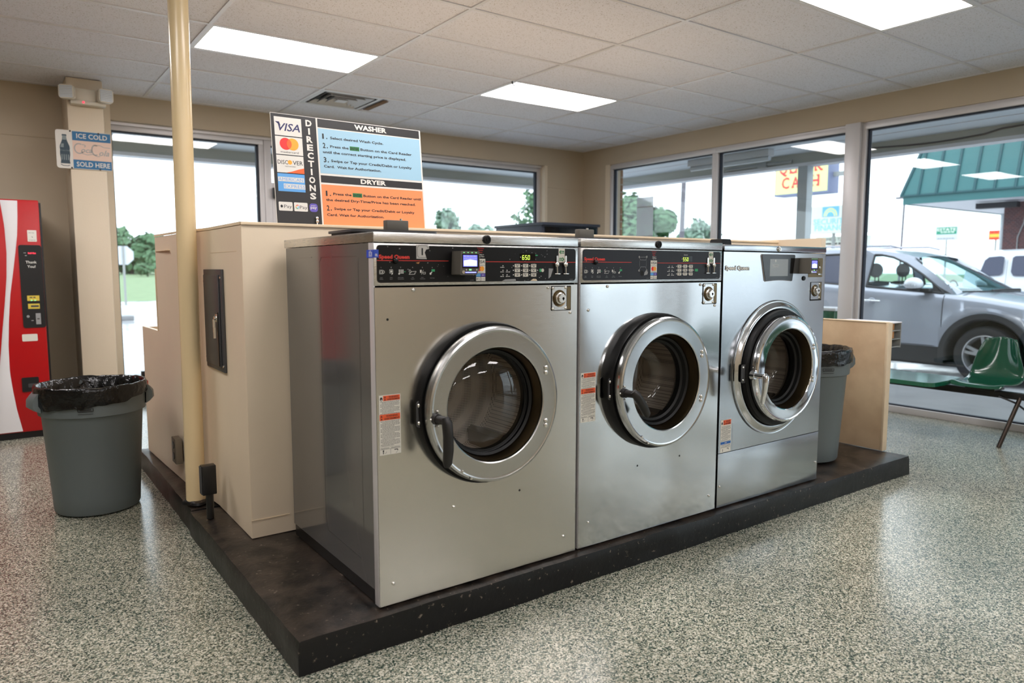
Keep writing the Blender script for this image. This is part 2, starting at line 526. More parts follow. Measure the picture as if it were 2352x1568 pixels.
class MB:
    def __init__(s, mat=None):
        s.v, s.f, s.fm, s.mats, s.sm = [], [], [], [], []
        s.M = Matrix.Identity(4)
        s.cur = 0
        s.smooth = True
        if mat:
            s.mat(mat)
    def mat(s, m):
        if m not in s.mats:
            s.mats.append(m)
        s.cur = s.mats.index(m)
        return s
    def add(s, vs, fs):
        b = len(s.v)
        s.v += [tuple(s.M @ Vector(p)) for p in vs]
        s.f += [tuple(b + i for i in f) for f in fs]
        s.fm += [s.cur] * len(fs)
        return s
    def box(s, x0, x1, y0, y1, z0, z1, bev=0.0):
        vs = [(x, y, z) for z in (z0, z1) for y in (y0, y1) for x in (x0, x1)]
        fs = [(0, 2, 3, 1), (4, 5, 7, 6), (0, 1, 5, 4), (2, 6, 7, 3), (0, 4, 6, 2), (1, 3, 7, 5)]
        if bev <= 0:
            return s.add(vs, fs)
        bm = bmesh.new()
        bv = [bm.verts.new(p) for p in vs]
        for f in fs:
            bm.faces.new([bv[i] for i in f])
        bmesh.ops.bevel(bm, geom=list(bm.edges), offset=bev, segments=2, affect='EDGES', profile=0.6)
        bm.verts.index_update()
        s.add([tuple(v.co) for v in bm.verts], [tuple(v.index for v in f.verts) for f in bm.faces])
        bm.free()
        return s
    def cyl(s, p0, p1, r0, r1=None, n=20, caps=True):
        r1 = r0 if r1 is None else r1
        p0, p1 = Vector(p0), Vector(p1)
        d = (p1 - p0).normalized()
        a = d.orthogonal().normalized()
        b = d.cross(a)
        vs = []
        for p, r in ((p0, r0), (p1, r1)):
            for k in range(n):
                t = 2 * PI * k / n
                vs.append(tuple(p + a * (r * math.cos(t)) + b * (r * math.sin(t))))
        fs = [(k, (k + 1) % n, n + (k + 1) % n, n + k) for k in range(n)]
        if caps:
            fs += [tuple(range(n - 1, -1, -1)), tuple(range(n, 2 * n))]
        return s.add(vs, fs)
    def tube(s, pts, r, n=10, caps=True):
        pts = [Vector(p) for p in pts]
        rr = r if isinstance(r, (list, tuple)) else [r] * len(pts)
        vs = []
        a = None
        for i, p in enumerate(pts):
            d = (pts[min(i + 1, len(pts) - 1)] - pts[max(i - 1, 0)]).normalized()
            if a is None:
                a = d.orthogonal().normalized()
            else:
                a = (a - d * a.dot(d)).normalized()
            b = d.cross(a)
            for k in range(n):
                t = 2 * PI * k / n
                vs.append(tuple(p + a * (rr[i] * math.cos(t)) + b * (rr[i] * math.sin(t))))
        fs = []
        for i in range(len(pts) - 1):
            for k in range(n):
                fs.append((i * n + k, i * n + (k + 1) % n, (i + 1) * n + (k + 1) % n, (i + 1) * n + k))
        if caps:
            fs += [tuple(range(n - 1, -1, -1)), tuple((len(pts) - 1) * n + k for k in range(n))]
        return s.add(vs, fs)
    def lathe(s, prof, c=(0, 0, 0), axis='z', n=48, jit=None, close=False):
        """prof = [(radius, height)]; axis y: height goes along y."""
        vs = []
        for i, (r, h) in enumerate(prof):
            for k in range(n):
                t = 2 * PI * k / n
                rr, hh = (r, h) if jit is None else jit(i, t, r, h)
                if axis == 'z':
                    vs.append((c[0] + rr * math.cos(t), c[1] + rr * math.sin(t), c[2] + hh))
                elif axis == 'y':
                    vs.append((c[0] + rr * math.cos(t), c[1] + hh, c[2] + rr * math.sin(t)))
                else:
                    vs.append((c[0] + hh, c[1] + rr * math.cos(t), c[2] + rr * math.sin(t)))
        fs = []
        L = len(prof)
        for i in range(L if close else L - 1):
            j = (i + 1) % L
            for k in range(n):
                fs.append((i * n + k, i * n + (k + 1) % n, j * n + (k + 1) % n, j * n + k))
        return s.add(vs, fs)
    def sphere(s, c, r, n=16, m=10, sc=(1, 1, 1)):
        vs = [(c[0], c[1], c[2] + r * sc[2])]
        for i in range(1, m):
            t = PI * i / m
            for k in range(n):
                p = 2 * PI * k / n
                vs.append((c[0] + sc[0] * r * math.sin(t) * math.cos(p), c[1] + sc[1] * r * math.sin(t) * math.sin(p), c[2] + sc[2] * r * math.cos(t)))
        vs.append((c[0], c[1], c[2] - r * sc[2]))
        fs = [(0, 1 + k, 1 + (k + 1) % n) for k in range(n)]
        for i in range(m - 2):
            for k in range(n):
                fs.append((1 + i * n + k, 1 + (i + 1) * n + k, 1 + (i + 1) * n + (k + 1) % n, 1 + i * n + (k + 1) % n))
        b = 1 + (m - 2) * n
        fs += [(len(vs) - 1, b + (k + 1) % n, b + k) for k in range(n)]
        return s.add(vs, fs)
    def prism(s, poly, o, ux, uy, depth):
        """poly in (u, v) on the plane o + u*ux + v*uy, given depth along ux x uy."""
        o, ux, uy = Vector(o), Vector(ux), Vector(uy)
        nrm = ux.cross(uy).normalized()
        n = len(poly)
        vs = [tuple(o + ux * a + uy * b) for a, b in poly] + [tuple(o + ux * a + uy * b + nrm * depth) for a, b in poly]
        fs = [tuple(range(n - 1, -1, -1)), tuple(range(n, 2 * n))] + [(k, (k + 1) % n, n + (k + 1) % n, n + k) for k in range(n)]
        return s.add(vs, fs)
    def flat(s, poly, o, ux, uy):
        o, ux, uy = Vector(o), Vector(ux), Vector(uy)
        return s.add([tuple(o + ux * a + uy * b) for a, b in poly], [tuple(range(len(poly)))])
    def rect(s, u0, u1, v0, v1, o, ux, uy):
        return s.flat([(u0, v0), (u1, v0), (u1, v1), (u0, v1)], o, ux, uy)
    def disc(s, u, v, r, o, ux, uy, n=20, ry=None):
        ry = r if ry is None else ry
        return s.flat([(u + r * math.cos(2 * PI * k / n), v + ry * math.sin(2 * PI * k / n)) for k in range(n)], o, ux, uy)
    def line(s, pts, w, o, ux, uy):
        for (a, b), (c, d) in zip(pts, pts[1:]):
            L = math.hypot(c - a, d - b)
            if L < 1e-7:
                continue
            nx, ny = -(d - b) / L * w / 2, (c - a) / L * w / 2
            s.flat([(a - nx, b - ny), (c - nx, d - ny), (c + nx, d + ny), (a + nx, b + ny)], o, ux, uy)
        return s
    def plate_hole(s, x0, x1, z0, z1, cx, cz, r, y, n=64):
        """Front sheet in the plane y with a round hole: quads from hole rim to rectangle edge."""
        inner, outer = [], []
        ang = [2 * PI * k / n for k in range(n)]
        for cor in ((x1, z1), (x0, z1), (x0, z0), (x1, z0)):
            ang.append(math.atan2(cor[1] - cz, cor[0] - cx) % (2 * PI))
        ang.sort()
        for t in ang:
            c, q = math.cos(t), math.sin(t)
            inner.append((cx + r * c, y, cz + r * q))
            ks = []
            if c > 1e-9: ks.append((x1 - cx) / c)
            if c < -1e-9: ks.append((x0 - cx) / c)
            if q > 1e-9: ks.append((z1 - cz) / q)
            if q < -1e-9: ks.append((z0 - cz) / q)
            k = min(ks)
            outer.append((cx + k * c, y, cz + k * q))
        m = len(ang)
        return s.add(inner + outer, [(k, m + k, m + (k + 1) % m, (k + 1) % m) for k in range(m)])
    def text(s, t, u, v, h, o, ux, uy, width=None, bold=0.0, align='l', shear=0.0, space=1.0):
        """Flat lettering: cap height h, baseline left (or centre) at (u, v) on the plane."""
        key = (t, bold, shear, space)
        if key not in _text_cache:
            c = bpy.data.curves.new('lettering', 'FONT')
            c.body = t
            c.size = 1.0
            c.offset = bold
            c.shear = shear
            c.space_character = space
            c.resolution_u = 2
            c.fill_mode = 'FRONT'
            ob = bpy.data.objects.new('lettering', c)
            me = ob.to_mesh()
            vs = [(p.co.x, p.co.y) for p in me.vertices]
            fs = [tuple(p.vertices) for p in me.polygons]
            ob.to_mesh_clear()
            bpy.data.objects.remove(ob)
            bpy.data.curves.remove(c)
            _text_cache[key] = (vs, fs)
        vs, fs = _text_cache[key]
        if not vs:
            return s
        k = h / 0.70
        x0 = min(p[0] for p in vs); x1 = max(p[0] for p in vs)
        kx = k if width is None else width / max(1e-6, x1 - x0)
        off = -x0 if align == 'l' else -(x0 + x1) / 2
        o, ux, uy = Vector(o), Vector(ux), Vector(uy)
        return s.add([tuple(o + ux * (u + (a + off) * kx) + uy * (v + b * k)) for a, b in vs], fs)
    def words(s, u0, u1, v, h, o, ux, uy, seed=0):
        """A line of print too small to read: short word-like dashes."""
        q = random.Random(seed)
        u = u0
        while u < u1 - h:
            w = min(u1 - u, h * q.uniform(1.5, 4.5))
            s.rect(u, u + w, v, v + h, o, ux, uy)
            u += w + h * 0.7
        return s
    def mesh(s, name, loc=(0, 0, 0), angle=35, flip=False):
        me = bpy.data.meshes.new(name)
        L = Vector(loc)
        me.from_pydata([tuple(Vector(p) - L) for p in s.v], [], s.f)
        for m in s.mats:
            me.materials.append(m)
        me.polygons.foreach_set('material_index', s.fm)
        if s.smooth and angle:
            me.polygons.foreach_set('use_smooth', [True] * len(s.f))
            me.update()
            me.set_sharp_from_angle(angle=math.radians(angle))
        me.update()
        return me
    def build(s, name, parent=None, loc=None, angle=35):
        loc = world_loc(parent) if loc is None and parent else (loc or (0, 0, 0))
        ob = bpy.data.objects.new(name, s.mesh(name, loc, angle))
        COL.objects.link(ob)
        if parent:
            ob.parent = parent
        else:
            ob.location = loc
        if FIXN:
            fix_normals(ob.data)
        return ob

FIXN = True
def fix_normals(me):
    bm = bmesh.new()
    bm.from_mesh(me)
    bmesh.ops.recalc_face_normals(bm, faces=bm.faces)
    bm.to_mesh(me)
    bm.free()

_wl = {}
def world_loc(o):
    return _wl.get(o.name, (0, 0, 0))

def empty(name, loc):
    o = bpy.data.objects.new(name, None)
    COL.objects.link(o)
    o.location = loc
    o.empty_display_size = 0.1
    _wl[o.name] = tuple(loc)
    return o

def thing(name, label, cat, loc, group=None):
    o = empty(name, loc)
    return tag(o, label, cat, group)

def tag(o, label, cat, group=None, kind=None):
    o['label'] = label
    o['category'] = cat
    if group:
        o['group'] = group
    if kind:
        o['kind'] = kind
    return o

def sub(mb, name, parent, root, angle=35):
    """A sub-part: parented to a part, built in the thing's coordinates."""
    loc = world_loc(root)
    ob = bpy.data.objects.new(name, mb.mesh(name, loc, angle))
    COL.objects.link(ob)
    ob.parent = parent
    fix_normals(ob.data)
    return ob

def share(src, name, parent, offset):
    """Another part with the mesh of src, shifted by offset in its parent's space."""
    c = src.copy()
    COL.objects.link(c)
    c.name = name
    c.parent = parent
    c.location = Vector(src.location) + Vector(offset)
    return c

def struct(mb, name, label=None, angle=0, loc=None):
    ob = mb.build(name, None, loc, angle)
    ob['kind'] = 'structure'
    if label:
        ob['label'] = label
    return ob

def struct_empty(name, loc, label=None):
    o = empty(name, loc)
    o['kind'] = 'structure'
    if label:
        o['label'] = label
    return o

X, Y, Z = Vector((1, 0, 0)), Vector((0, 1, 0)), Vector((0, 0, 1))

def copy_tree(o, parent=None):
    c = o.copy()
    COL.objects.link(c)
    if parent:
        c.parent = parent
    for ch in list(o.children):
        copy_tree(ch, c)
    return c

# ------------------------------------------------------------------ room shell
XR, YB, ZC = 5.595, 5.326, 2.871          # right wall, back wall, ceiling
XL, YF = -6.2, -7.3
XG, YG, TX, TY = 5.0964, 0.408, 1.2192, 0.6096

struct(MB(M['floor']).box(XL - .2, XR + .12, YF - .2, YB + .12, -0.08, 0), 'floor', 'speckled tan and green flake floor')

# back wall: openings x -0.06..1.31 (window), 1.31..2.46 (door), 2.46..4.97 (window), header at 2.63
HB = 2.64
wb = MB(M['wall'])
wb.box(XL - .2, -0.06, YB, YB + .2, 0, ZC + .15)
wb.box(-0.06, 4.97, YB, YB + .2, HB, ZC + .15)
wb.box(4.97, XR + .2, YB, YB + .2, 0, ZC + .15)
wback = struct(wb, 'wall_back', 'tan painted block wall with wide windows')
# long painted seams of the block courses stand slightly proud
for z in (2.425,):
    MB(M['wall']).box(XL, -0.43, YB - .006, YB + .01, z, z + .012, .003).build('paint_seam', wback)
MB(M['wall']).box(4.985, XR - .002, YB - .005, YB + .01, 2.36, 2.372, .003).build('paint_seam', wback)
MB(M['wall_light']).box(-0.165, -0.062, YB - .02, YB + .19, 0, ZC).build('jamb_strip', wback)

wr = MB(M['wall'])
wr.box(XR, XR + .2, 4.88, YB, 0, ZC + .15)
wr.box(XR, XR + .2, -5.6, 4.88, 2.645, ZC + .15)
wr.box(XR, XR + .2, YF - .2, -5.6, 0, ZC + .15)
wright = struct(wr, 'wall_right', 'tan painted block header above the right hand windows')
for z in (2.12, 1.90, 1.70):
    MB(M['wall']).box(XR - .004, XR + .01, 4.885, YB - .002, z, z + .008, .002).build('paint_seam', wright)
wl = struct(MB(M['wall']).box(XL - .2, XL, YF - .2, YB + .2, 0, ZC + .15), 'wall_left')
wf = struct(MB(M['wall']).box(XL - .2, XR + .2, YF - .2, YF, 0, ZC + .15), 'wall_front')

# pilaster on the back wall
col_o = struct(MB(M['wall_light']).box(-0.43, -0.165, 4.88, YB + .01, 0, ZC, .012), 'trim_1', 'cream painted square column against the back wall', angle=30)

# ceiling: slab, metal grid and lay-in tiles
ceil = struct(MB(M['dark']).box(XL - .2, XR + .2, YF - .2, YB + .2, ZC + .06, ZC + .2), 'ceiling', 'suspended ceiling of textured lay-in tiles')
xs = [XG + k * TX for k in range(-10, 2)]
ys = [YG + k * TY for k in range(-13, 9)]
def in_view(x, y, z):
    d = Vector((x, y, z)) - Vector((-1.0351, -2.2235, 1.2996))
    f = d.x * .5818 + d.y * .8074 - d.z * .0996
    if f < .3:
        return False
    r = d.x * .8113 - d.y * .5847
    u = d.x * .0583 + d.y * .0808 + d.z * .995
    return abs(r / f) < 0.86 and abs(u / f) < 0.62
first = None
for x in xs:
    if XL < x < XR:
        b = MB(M['tee']).box(x - .012, x + .012, YF, YB, ZC - .004, ZC + .03)
        b.build('grid_runner', ceil, angle=0)
for y in ys:
    if YF < y < YB:
        MB(M['tee']).box(XL, XR, y - .012, y + .012, ZC - .0035, ZC + .03).build('grid_runner', ceil, angle=0)
MB(M['tee']).box(XL, XR, YB - .02, YB, ZC - .003, ZC + .03).box(XR - .02, XR, YF, YB, ZC - .003, ZC + .03).build('edge_angle', ceil, angle=0)
lamp_cells = [(i, j) for i in (-6, -4, -2) for j in (4, -1, -6, -11)]
vent_cell = (-3, 6)
tile_mesh = None
rest = MB(M['tile'])
for i in range(-11, 1):
    for j in range(-13, 9):
        x0, x1 = XG + i * TX, XG + (i + 1) * TX
        y0, y1 = YG + j * TY, YG + (j + 1) * TY
        if (i, j) in lamp_cells:
            continue
        if (i, j) == vent_cell:
            x0 += TX / 2 + .01
        full = x0 >= XL and x1 <= XR and y0 >= YF and y1 <= YB and (i, j) != vent_cell
        x0, x1, y0, y1 = max(x0, XL), min(x1, XR), max(y0, YF), min(y1, YB)
        if x1 - x0 < .03 or y1 - y0 < .03:
            continue
        seen = any(in_view(a, b, ZC) for a in (x0, (x0 + x1) / 2, x1) for b in (y0, y1))
        if not seen:
            rest.box(x0 + .008, x1 - .008, y0 + .008, y1 - .008, ZC + .006, ZC + .02)
            continue
        if full and tile_mesh:
            o = bpy.data.objects.new('ceiling_tile', tile_mesh)
            COL.objects.link(o)
            o.parent = ceil
        else:
            w, d = (x1 - x0) / 2 - .009, (y1 - y0) / 2 - .009
            o = MB(M['tile']).box(-w, w, -d, d, .004, .018, .002).build('ceiling_tile', ceil, (0, 0, 0), angle=0)
            if full:
                tile_mesh = o.data
        o.location = ((x0 + x1) / 2, (y0 + y1) / 2, ZC + R.uniform(-.0015, .0015))
        o.rotation_euler = (R.uniform(-.002, .002), R.uniform(-.0012, .0012), 0)
ro = rest.build('ceiling_tile_field', ceil, angle=0)
ro['kind'] = 'stuff'
# hook hanging by the second lamp
hk = tag(MB(M['black']).tube([(2.63, 2.86, ZC), (2.63, 2.86, ZC - .02), (2.65, 2.86, ZC - .035), (2.665, 2.86, ZC - .02)], .006, 8).build('ceiling_hook', None), 'small black hook clipped to the ceiling grid beside the middle light', 'hook')

# ------------------------------------------------------------------ ceiling lights and vent
def lamp(i, j, label):
    x0, x1 = XG + i * TX + .012, XG + (i + 1) * TX - .012
    y0, y1 = YG + j * TY + .012, YG + (j + 1) * TY - .012
    c = ((x0 + x1) / 2, (y0 + y1) / 2, ZC)
    t = thing('ceiling_light', label, 'light', c)
    f = MB(M['lamp_frame'])
    f.box(x0, x1, y0, y0 + .018, ZC - .002, ZC + .05).box(x0, x1, y1 - .018, y1, ZC - .002, ZC + .05)
    f.box(x0, x0 + .018, y0 + .018, y1 - .018, ZC - .002, ZC + .05).box(x1 - .018, x1, y0 + .018, y1 - .018, ZC - .002, ZC + .05)
    f.box(x0, x1, y0, y1, ZC + .05, ZC + .058)
    f.build('frame', t, angle=0)
    MB(M['lamp']).box(x0 + .018, x1 - .018, y0 + .018, y1 - .018, ZC + .002, ZC + .008).build('diffuser', t, angle=0)
    return t
for (i, j) in lamp_cells:
    lab = {(-4, 4): 'lit white ceiling light panel behind the cream pole',
           (-2, 4): 'lit white ceiling light panel above the black boxy machine, smallest seen',
           (-2, -1): 'lit white ceiling light panel at the top edge, nearest the right windows'}.get((i, j))
    t_ = lamp(i, j, lab or 'lit ceiling light panel outside the picture')
    if not lab:
        t_['group'] = 'ceiling lights outside the picture'

x0, y0 = XG - 3 * TX + .015, YG + 6 * TY + .015
vt = thing('ceiling_vent', 'square grey louvred air vent in the ceiling above the directions board', 'vent', (x0 + .29, y0 + .29, ZC))
cx, cy = x0 + .29, y0 + .29
MB(M['dark']).box(x0, x0 + .58, y0, y0 + .58, ZC + .03, ZC + .04).build('backing', vt, angle=0)
for k, h in enumerate((.29, .232, .172, .112)):
    f = MB(M['vent'])
    w = .030 if k else .032
    zt, zb = ZC + .026, ZC - .004 - .003 * k
    a, b = h, h - w
    ring = [(-a, -a), (a, -a), (a, a), (-a, a)]
    inn = [(-b, -b), (b, -b), (b, b), (-b, b)]
    vs = [(cx + p, cy + q, zb) for p, q in ring] + [(cx + p, cy + q, zt if k else zb) for p, q in inn] + [(cx + p, cy + q, zb + .004) for p, q in ring] + [(cx + p, cy + q, (zt if k else zb) + .004) for p, q in inn]
    fs = []
    for q in range(4):
        r_ = (q + 1) % 4
        fs += [(q, r_, 4 + r_, 4 + q), (8 + q, 12 + q, 12 + r_, 8 + r_), (q, 8 + q, 8 + r_, r_), (4 + q, 4 + r_, 12 + r_, 12 + q)]
    f.add(vs, fs)
    f.build('louver', vt, angle=0)
MB(M['vent']).box(cx - .05, cx + .05, cy - .05, cy + .05, ZC - .012, ZC - .004, .003).build('center_plate', vt)
# broken, stained tile edge next to the vent
MB(M['stain']).box(x0 + .60, x0 + .66, y0 + .05, y0 + .5, ZC - .012, ZC - .004, .003).build('stained_flap', ceil)

# ------------------------------------------------------------------ windows and door
def window_right(n, ya, yb, z0, z1):
    x = XR + .045
    t = struct_empty('window_%d' % n, (x, (ya + yb) / 2, z0))
    f = MB(M['alu'])
    f.box(x - .04, x + .06, ya, yb, z0, z0 + .058, .004)
    f.build('bottom_rail', t)
    MB(M['alu']).box(x - .04, x + .06, ya, yb, z1 - .045, z1, .004).build('top_rail', t)
    MB(M['alu']).box(x - .04, x + .06, ya, ya + .04, z0 + .058, z1 - .045, .003).build('stile', t)
    MB(M['alu']).box(x - .04, x + .06, yb - .04, yb, z0 + .058, z1 - .045, .003).build('stile', t)
    g = MB(M['gasket'])
    a, b, c, d = ya + .04, yb - .04, z0 + .058, z1 - .045
    g.box(x - .012, x + .028, a, b, c, c + .012).box(x - .012, x + .028, a, b, d - .014, d)
    g.box(x - .012, x + .028, a, a + .014, c, d).box(x - .012, x + .028, b - .014, b, c, d)
    g.build('gasket', t, angle=0)
    MB(M['pane']).box(x + .004, x + .010, a + .008, b - .008, c + .006, d - .008).build('pane', t, angle=0)
    return t
ZS, ZT = 0.0, 2.625
window_right(3, 3.12, 4.80, ZS, ZT)
window_right(4, 1.55, 3.12, ZS, ZT)
window_right(5, -0.14, 1.44, ZS, ZT)
window_right(6, -1.86, -0.22, ZS, ZT)
window_right(7, -3.58, -1.94, ZS, ZT)
window_right(8, -5.50, -3.66, ZS, ZT)
mt = MB(M['alu'])
mt.box(XR - .035, XR + .12, 1.44, 1.585, 0, 2.645, .004)
struct(mt, 'trim_2', 'wide painted aluminium mullion between the right hand windows', angle=30)
for k, (a, b) in enumerate(((-.22, -.14), (-1.94, -1.86), (-3.66, -3.58))):
    struct(MB(M['alu']).box(XR - .01, XR + .11, a, b, 0, 2.645, .003), 'trim_%d' % (3 + k), angle=30)
struct(MB(M['wall_light']).box(XR - .003, XR + .19, 4.80, 4.882, 0, 2.645), 'trim_6', 'pale painted window jamb')
struct(MB(M['alu']).box(XR + .02, XR + .14, -5.6, 4.80, 2.622, 2.648), 'trim_7')

def window_back(n, xa, xb, z0, z1, wl_=.035, wr_=.05):
    y = YB + .12
    t = struct_empty('window_%d' % n, ((xa + xb) / 2, y, z0))
    MB(M['alu']).box(xa, xb, y - .03, y + .06, z0, z0 + .06, .004).build('bottom_rail', t)
    MB(M['alu']).box(xa, xb, y - .03, y + .06, z1 - .05, z1, .004).build('top_rail', t)
    MB(M['alu']).box(xa, xa + wl_, y - .03, y + .06, z0 + .06, z1 - .05, .003).build('stile', t)
    MB(M['alu']).box(xb - wr_, xb, y - .03, y + .06, z0 + .06, z1 - .05, .003).build('stile', t)
    a, b, c, d = xa + wl_, xb - wr_, z0 + .06, z1 - .05
    g = MB(M['gasket'])
    g.box(a, b, y - .008, y + .03, c, c + .012).box(a, b, y - .008, y + .03, d - .016, d)
    g.box(a, a + .008, y - .008, y + .03, c, d).box(b - .022, b, y - .008, y + .03, c, d)
    g.build('gasket', t, angle=0)
    MB(M['pane']).box(a + .004, b - .012, y + .008, y + .014, c + .006, d - .008).build('pane', t, angle=0)
window_back(1, -0.06, 1.33, 0.0, 2.615, .012)
window_back(2, 2.48, 4.93, 0.0, 2.615)
struct(MB(M['wall_light']).box(4.93, 4.975, YB - .003, YB + .19, 0, HB), 'trim_8', 'pale painted window jamb')
struct(MB(M['alu']).box(-0.06, 4.93, YB + .06, YB + .19, 2.612, HB + .01), 'trim_9')

# glazed door with transom and closer in the back wall
y = YB + .12
dt = struct_empty('door_1', (1.9, y, 0))
MB(M['alu']).box(1.33, 1.40, y - .04, y + .06, 0, 2.615, .003).build('door_jamb', dt)
MB(M['alu']).box(2.41, 2.48, y - .04, y + .06, 0, 2.615, .003).build('door_jamb', dt)
MB(M['alu']).box(1.40, 2.41, y - .03, y + .06, 2.12, 2.19, .003).build('transom_bar', dt)
MB(M['alu']).box(1.40, 2.41, y - .03, y + .06, 2.565, 2.615, .003).build('head_rail', dt)
MB(M['gasket']).box(1.40, 2.41, y - .008, y + .03, 2.55, 2.565).build('gasket', dt, angle=0)
MB(M['pane']).box(1.40, 2.41, y + .008, y + .014, 2.19, 2.555).build('transom_pane', dt, angle=0)
leaf = MB(M['alu'])
leaf.box(1.405, 1.50, y - .03, y + .015, 0.01, 2.115, .003).box(2.31, 2.405, y - .03, y + .015, 0.01, 2.115, .003)
leaf.box(1.50, 2.31, y - .03, y + .015, 1.99, 2.115, .003).box(1.50, 2.31, y - .03, y + .015, .01, .26, .003)
lf = leaf.build('door_leaf', dt)
sub(MB(M['pane']).box(1.50, 2.31, y - .010, y - .004, .26, 1.99), 'pane', lf, dt, 0)
sub(MB(M['handle']).tube([(2.36, y - .03, .9), (2.36, y - .08, .9), (2.36, y - .08, 1.2), (2.36, y - .03, 1.2)], .012), 'pull_handle', lf, dt)
cl = MB(M['handle']).box(1.405, 1.475, y - .10, y - .03, 2.03, 2.135, .006).build('door_closer', dt)
sub(MB(M['handle']).box(1.46, 1.80, y - .085, y - .065, 2.098, 2.108), 'closer_arm', cl, dt)

# ------------------------------------------------------------------ concrete platform under the machines
def rough_slab(x0, x1, y0, y1, z0, z1, step=.06, amp=.006, rad=.014, seed=0):
    """Cast slab with uneven rounded arrises: a grid box whose skin is nudged by noise."""
    nx, ny = max(2, int((x1 - x0) / step)), max(2, int((y1 - y0) / step))
    vs, fs, idx = [], [], {}
    nz = 4
    def vert(i, j, k):
        key = (i, j, k)
        if key in idx:
            return idx[key]
        x = x0 + (x1 - x0) * i / nx
        yy = y0 + (y1 - y0) * j / ny
        z = z0 + (z1 - z0) * k / nz
        p = Vector((x * 6 + seed, yy * 6, z * 9))
        nrm = Vector((-1 if i == 0 else 1 if i == nx else 0, -1 if j == 0 else 1 if j == ny else 0, 1 if k == nz else 0))
        q = noise.noise(p)
        x += nrm.x * q * amp
        yy += nrm.y * q * amp
        z += (nrm.z * q * amp * .5) if k == nz else 0
        if k == nz:
            e = abs(nrm.x) + abs(nrm.y)
            if e:
                z -= rad * (.6 + .5 * abs(noise.noise(p * 2)))
                x -= nrm.x * rad * .4
                yy -= nrm.y * rad * .4
        idx[key] = len(vs)
        vs.append((x, yy, z))
        return idx[key]
    for i in range(nx):
        for j in range(ny):
            fs.append((vert(i, j, nz), vert(i + 1, j, nz), vert(i + 1, j + 1, nz), vert(i, j + 1, nz)))
    for k in range(nz):
        for i in range(nx):
            fs.append((vert(i, 0, k), vert(i + 1, 0, k), vert(i + 1, 0, k + 1), vert(i, 0, k + 1)))
            fs.append((vert(i + 1, ny, k), vert(i, ny, k), vert(i, ny, k + 1), vert(i + 1, ny, k + 1)))
        for j in range(ny):
            fs.append((vert(0, j + 1, k), vert(0, j, k), vert(0, j, k + 1), vert(0, j + 1, k + 1)))
            fs.append((vert(nx, j, k), vert(nx, j + 1, k), vert(nx, j + 1, k + 1), vert(nx, j, k + 1)))
    m = MB(M['plinth'])
    m.add(vs, fs)
    return m
ZP = .128
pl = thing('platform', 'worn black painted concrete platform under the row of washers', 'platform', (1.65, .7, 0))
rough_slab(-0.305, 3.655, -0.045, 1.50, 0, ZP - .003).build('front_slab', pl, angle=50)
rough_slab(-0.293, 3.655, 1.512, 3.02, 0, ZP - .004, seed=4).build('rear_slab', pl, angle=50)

# ------------------------------------------------------------------ half wall behind the machines
ZW = 1.497
hw = struct_empty('wall_middle', (1.7, 1.5, ZP), 'cream plywood half wall wrapped around the back of the washers')
MB(M['ply']).box(-0.1655, 3.59, .921, 2.45, ZP, ZW - .014).build('front_panel', hw, angle=0)
cap = MB(M['ply_edge'])
cap.box(-0.168, 3.60, .914, .945, ZW - .013, ZW, .003).box(-0.168, 3.60, .945, 2.46, ZW - .013, ZW - .002)
cap.build('cap_board', hw)
# left end skin: near leaf flat, then bending out to the far leaf
plan = [(-.167, .9225), (-.166, 1.48), (-.172, 1.56), (-.190, 1.66), (-.207, 1.75), (-.212, 1.86), (-.236, 2.45)]
far = [(-.236, 2.45), (-.252, 2.92)]
def skin(pl_, z0, z1, th=.02):
    m = MB(M['ply'])
    n = len(pl_)
    vs = [(x, yy, z0) for x, yy in pl_] + [(x, yy, z1) for x, yy in pl_] + [(x + th, yy, z0) for x, yy in pl_] + [(x + th, yy, z1) for x, yy in pl_]
    fs = []
    for k in range(n - 1):
        fs += [(k, k + 1, n + k + 1, n + k), (2 * n + k + 1, 2 * n + k, 3 * n + k, 3 * n + k + 1), (n + k, n + k + 1, 3 * n + k + 1, 3 * n + k), (k + 1, k, 2 * n + k, 2 * n + k + 1)]
    fs += [(0, n, 3 * n, 2 * n), (n - 1, 3 * n - 1, 4 * n - 1, 2 * n - 1)]
    return m.add(vs, fs)
skin(plan, ZP, ZW - .014).build('end_panel', hw, angle=40)
pc = [(x - .003, yy) for x, yy in plan]
sk = MB(M['ply_edge'])
n = len(pc)
sk.add([(x, yy, ZW - .012) for x, yy in pc] + [(x, yy, ZW) for x, yy in pc] + [(x + .06, yy, ZW - .012) for x, yy in pc] + [(x + .06, yy, ZW) for x, yy in pc],
       sum([[(k, k + 1, n + k + 1, n + k), (n + k, n + k + 1, 3 * n + k + 1, 3 * n + k)] for k in range(n - 1)], []))
sk.build('cap_board', hw)
skin(far, ZP, .935).build('low_end_panel', hw)
MB(M['ply_edge']).box(-.240, -.165, 2.455, 2.475, .935, 1.30).build('edge_board', hw, angle=0)
MB(M['ply']).box(-.236, 3.60, 2.90, 2.93, ZP, .93).build('rear_low_panel', hw, angle=0)
# raised joint lines in the ply
MB(M['ply_edge']).box(-.168, -.0, .9185, .925, .205, .209).build('joint_line', hw, angle=0)
MB(M['ply_edge']).box(-.1675, -.16, 1.0, 1.45, 1.375, 1.378).build('joint_line', hw, angle=0)
MB(M['ply_edge']).box(-.24, -.20, 2.10, 2.44, 1.40, 1.403).build('joint_line', hw, angle=0)
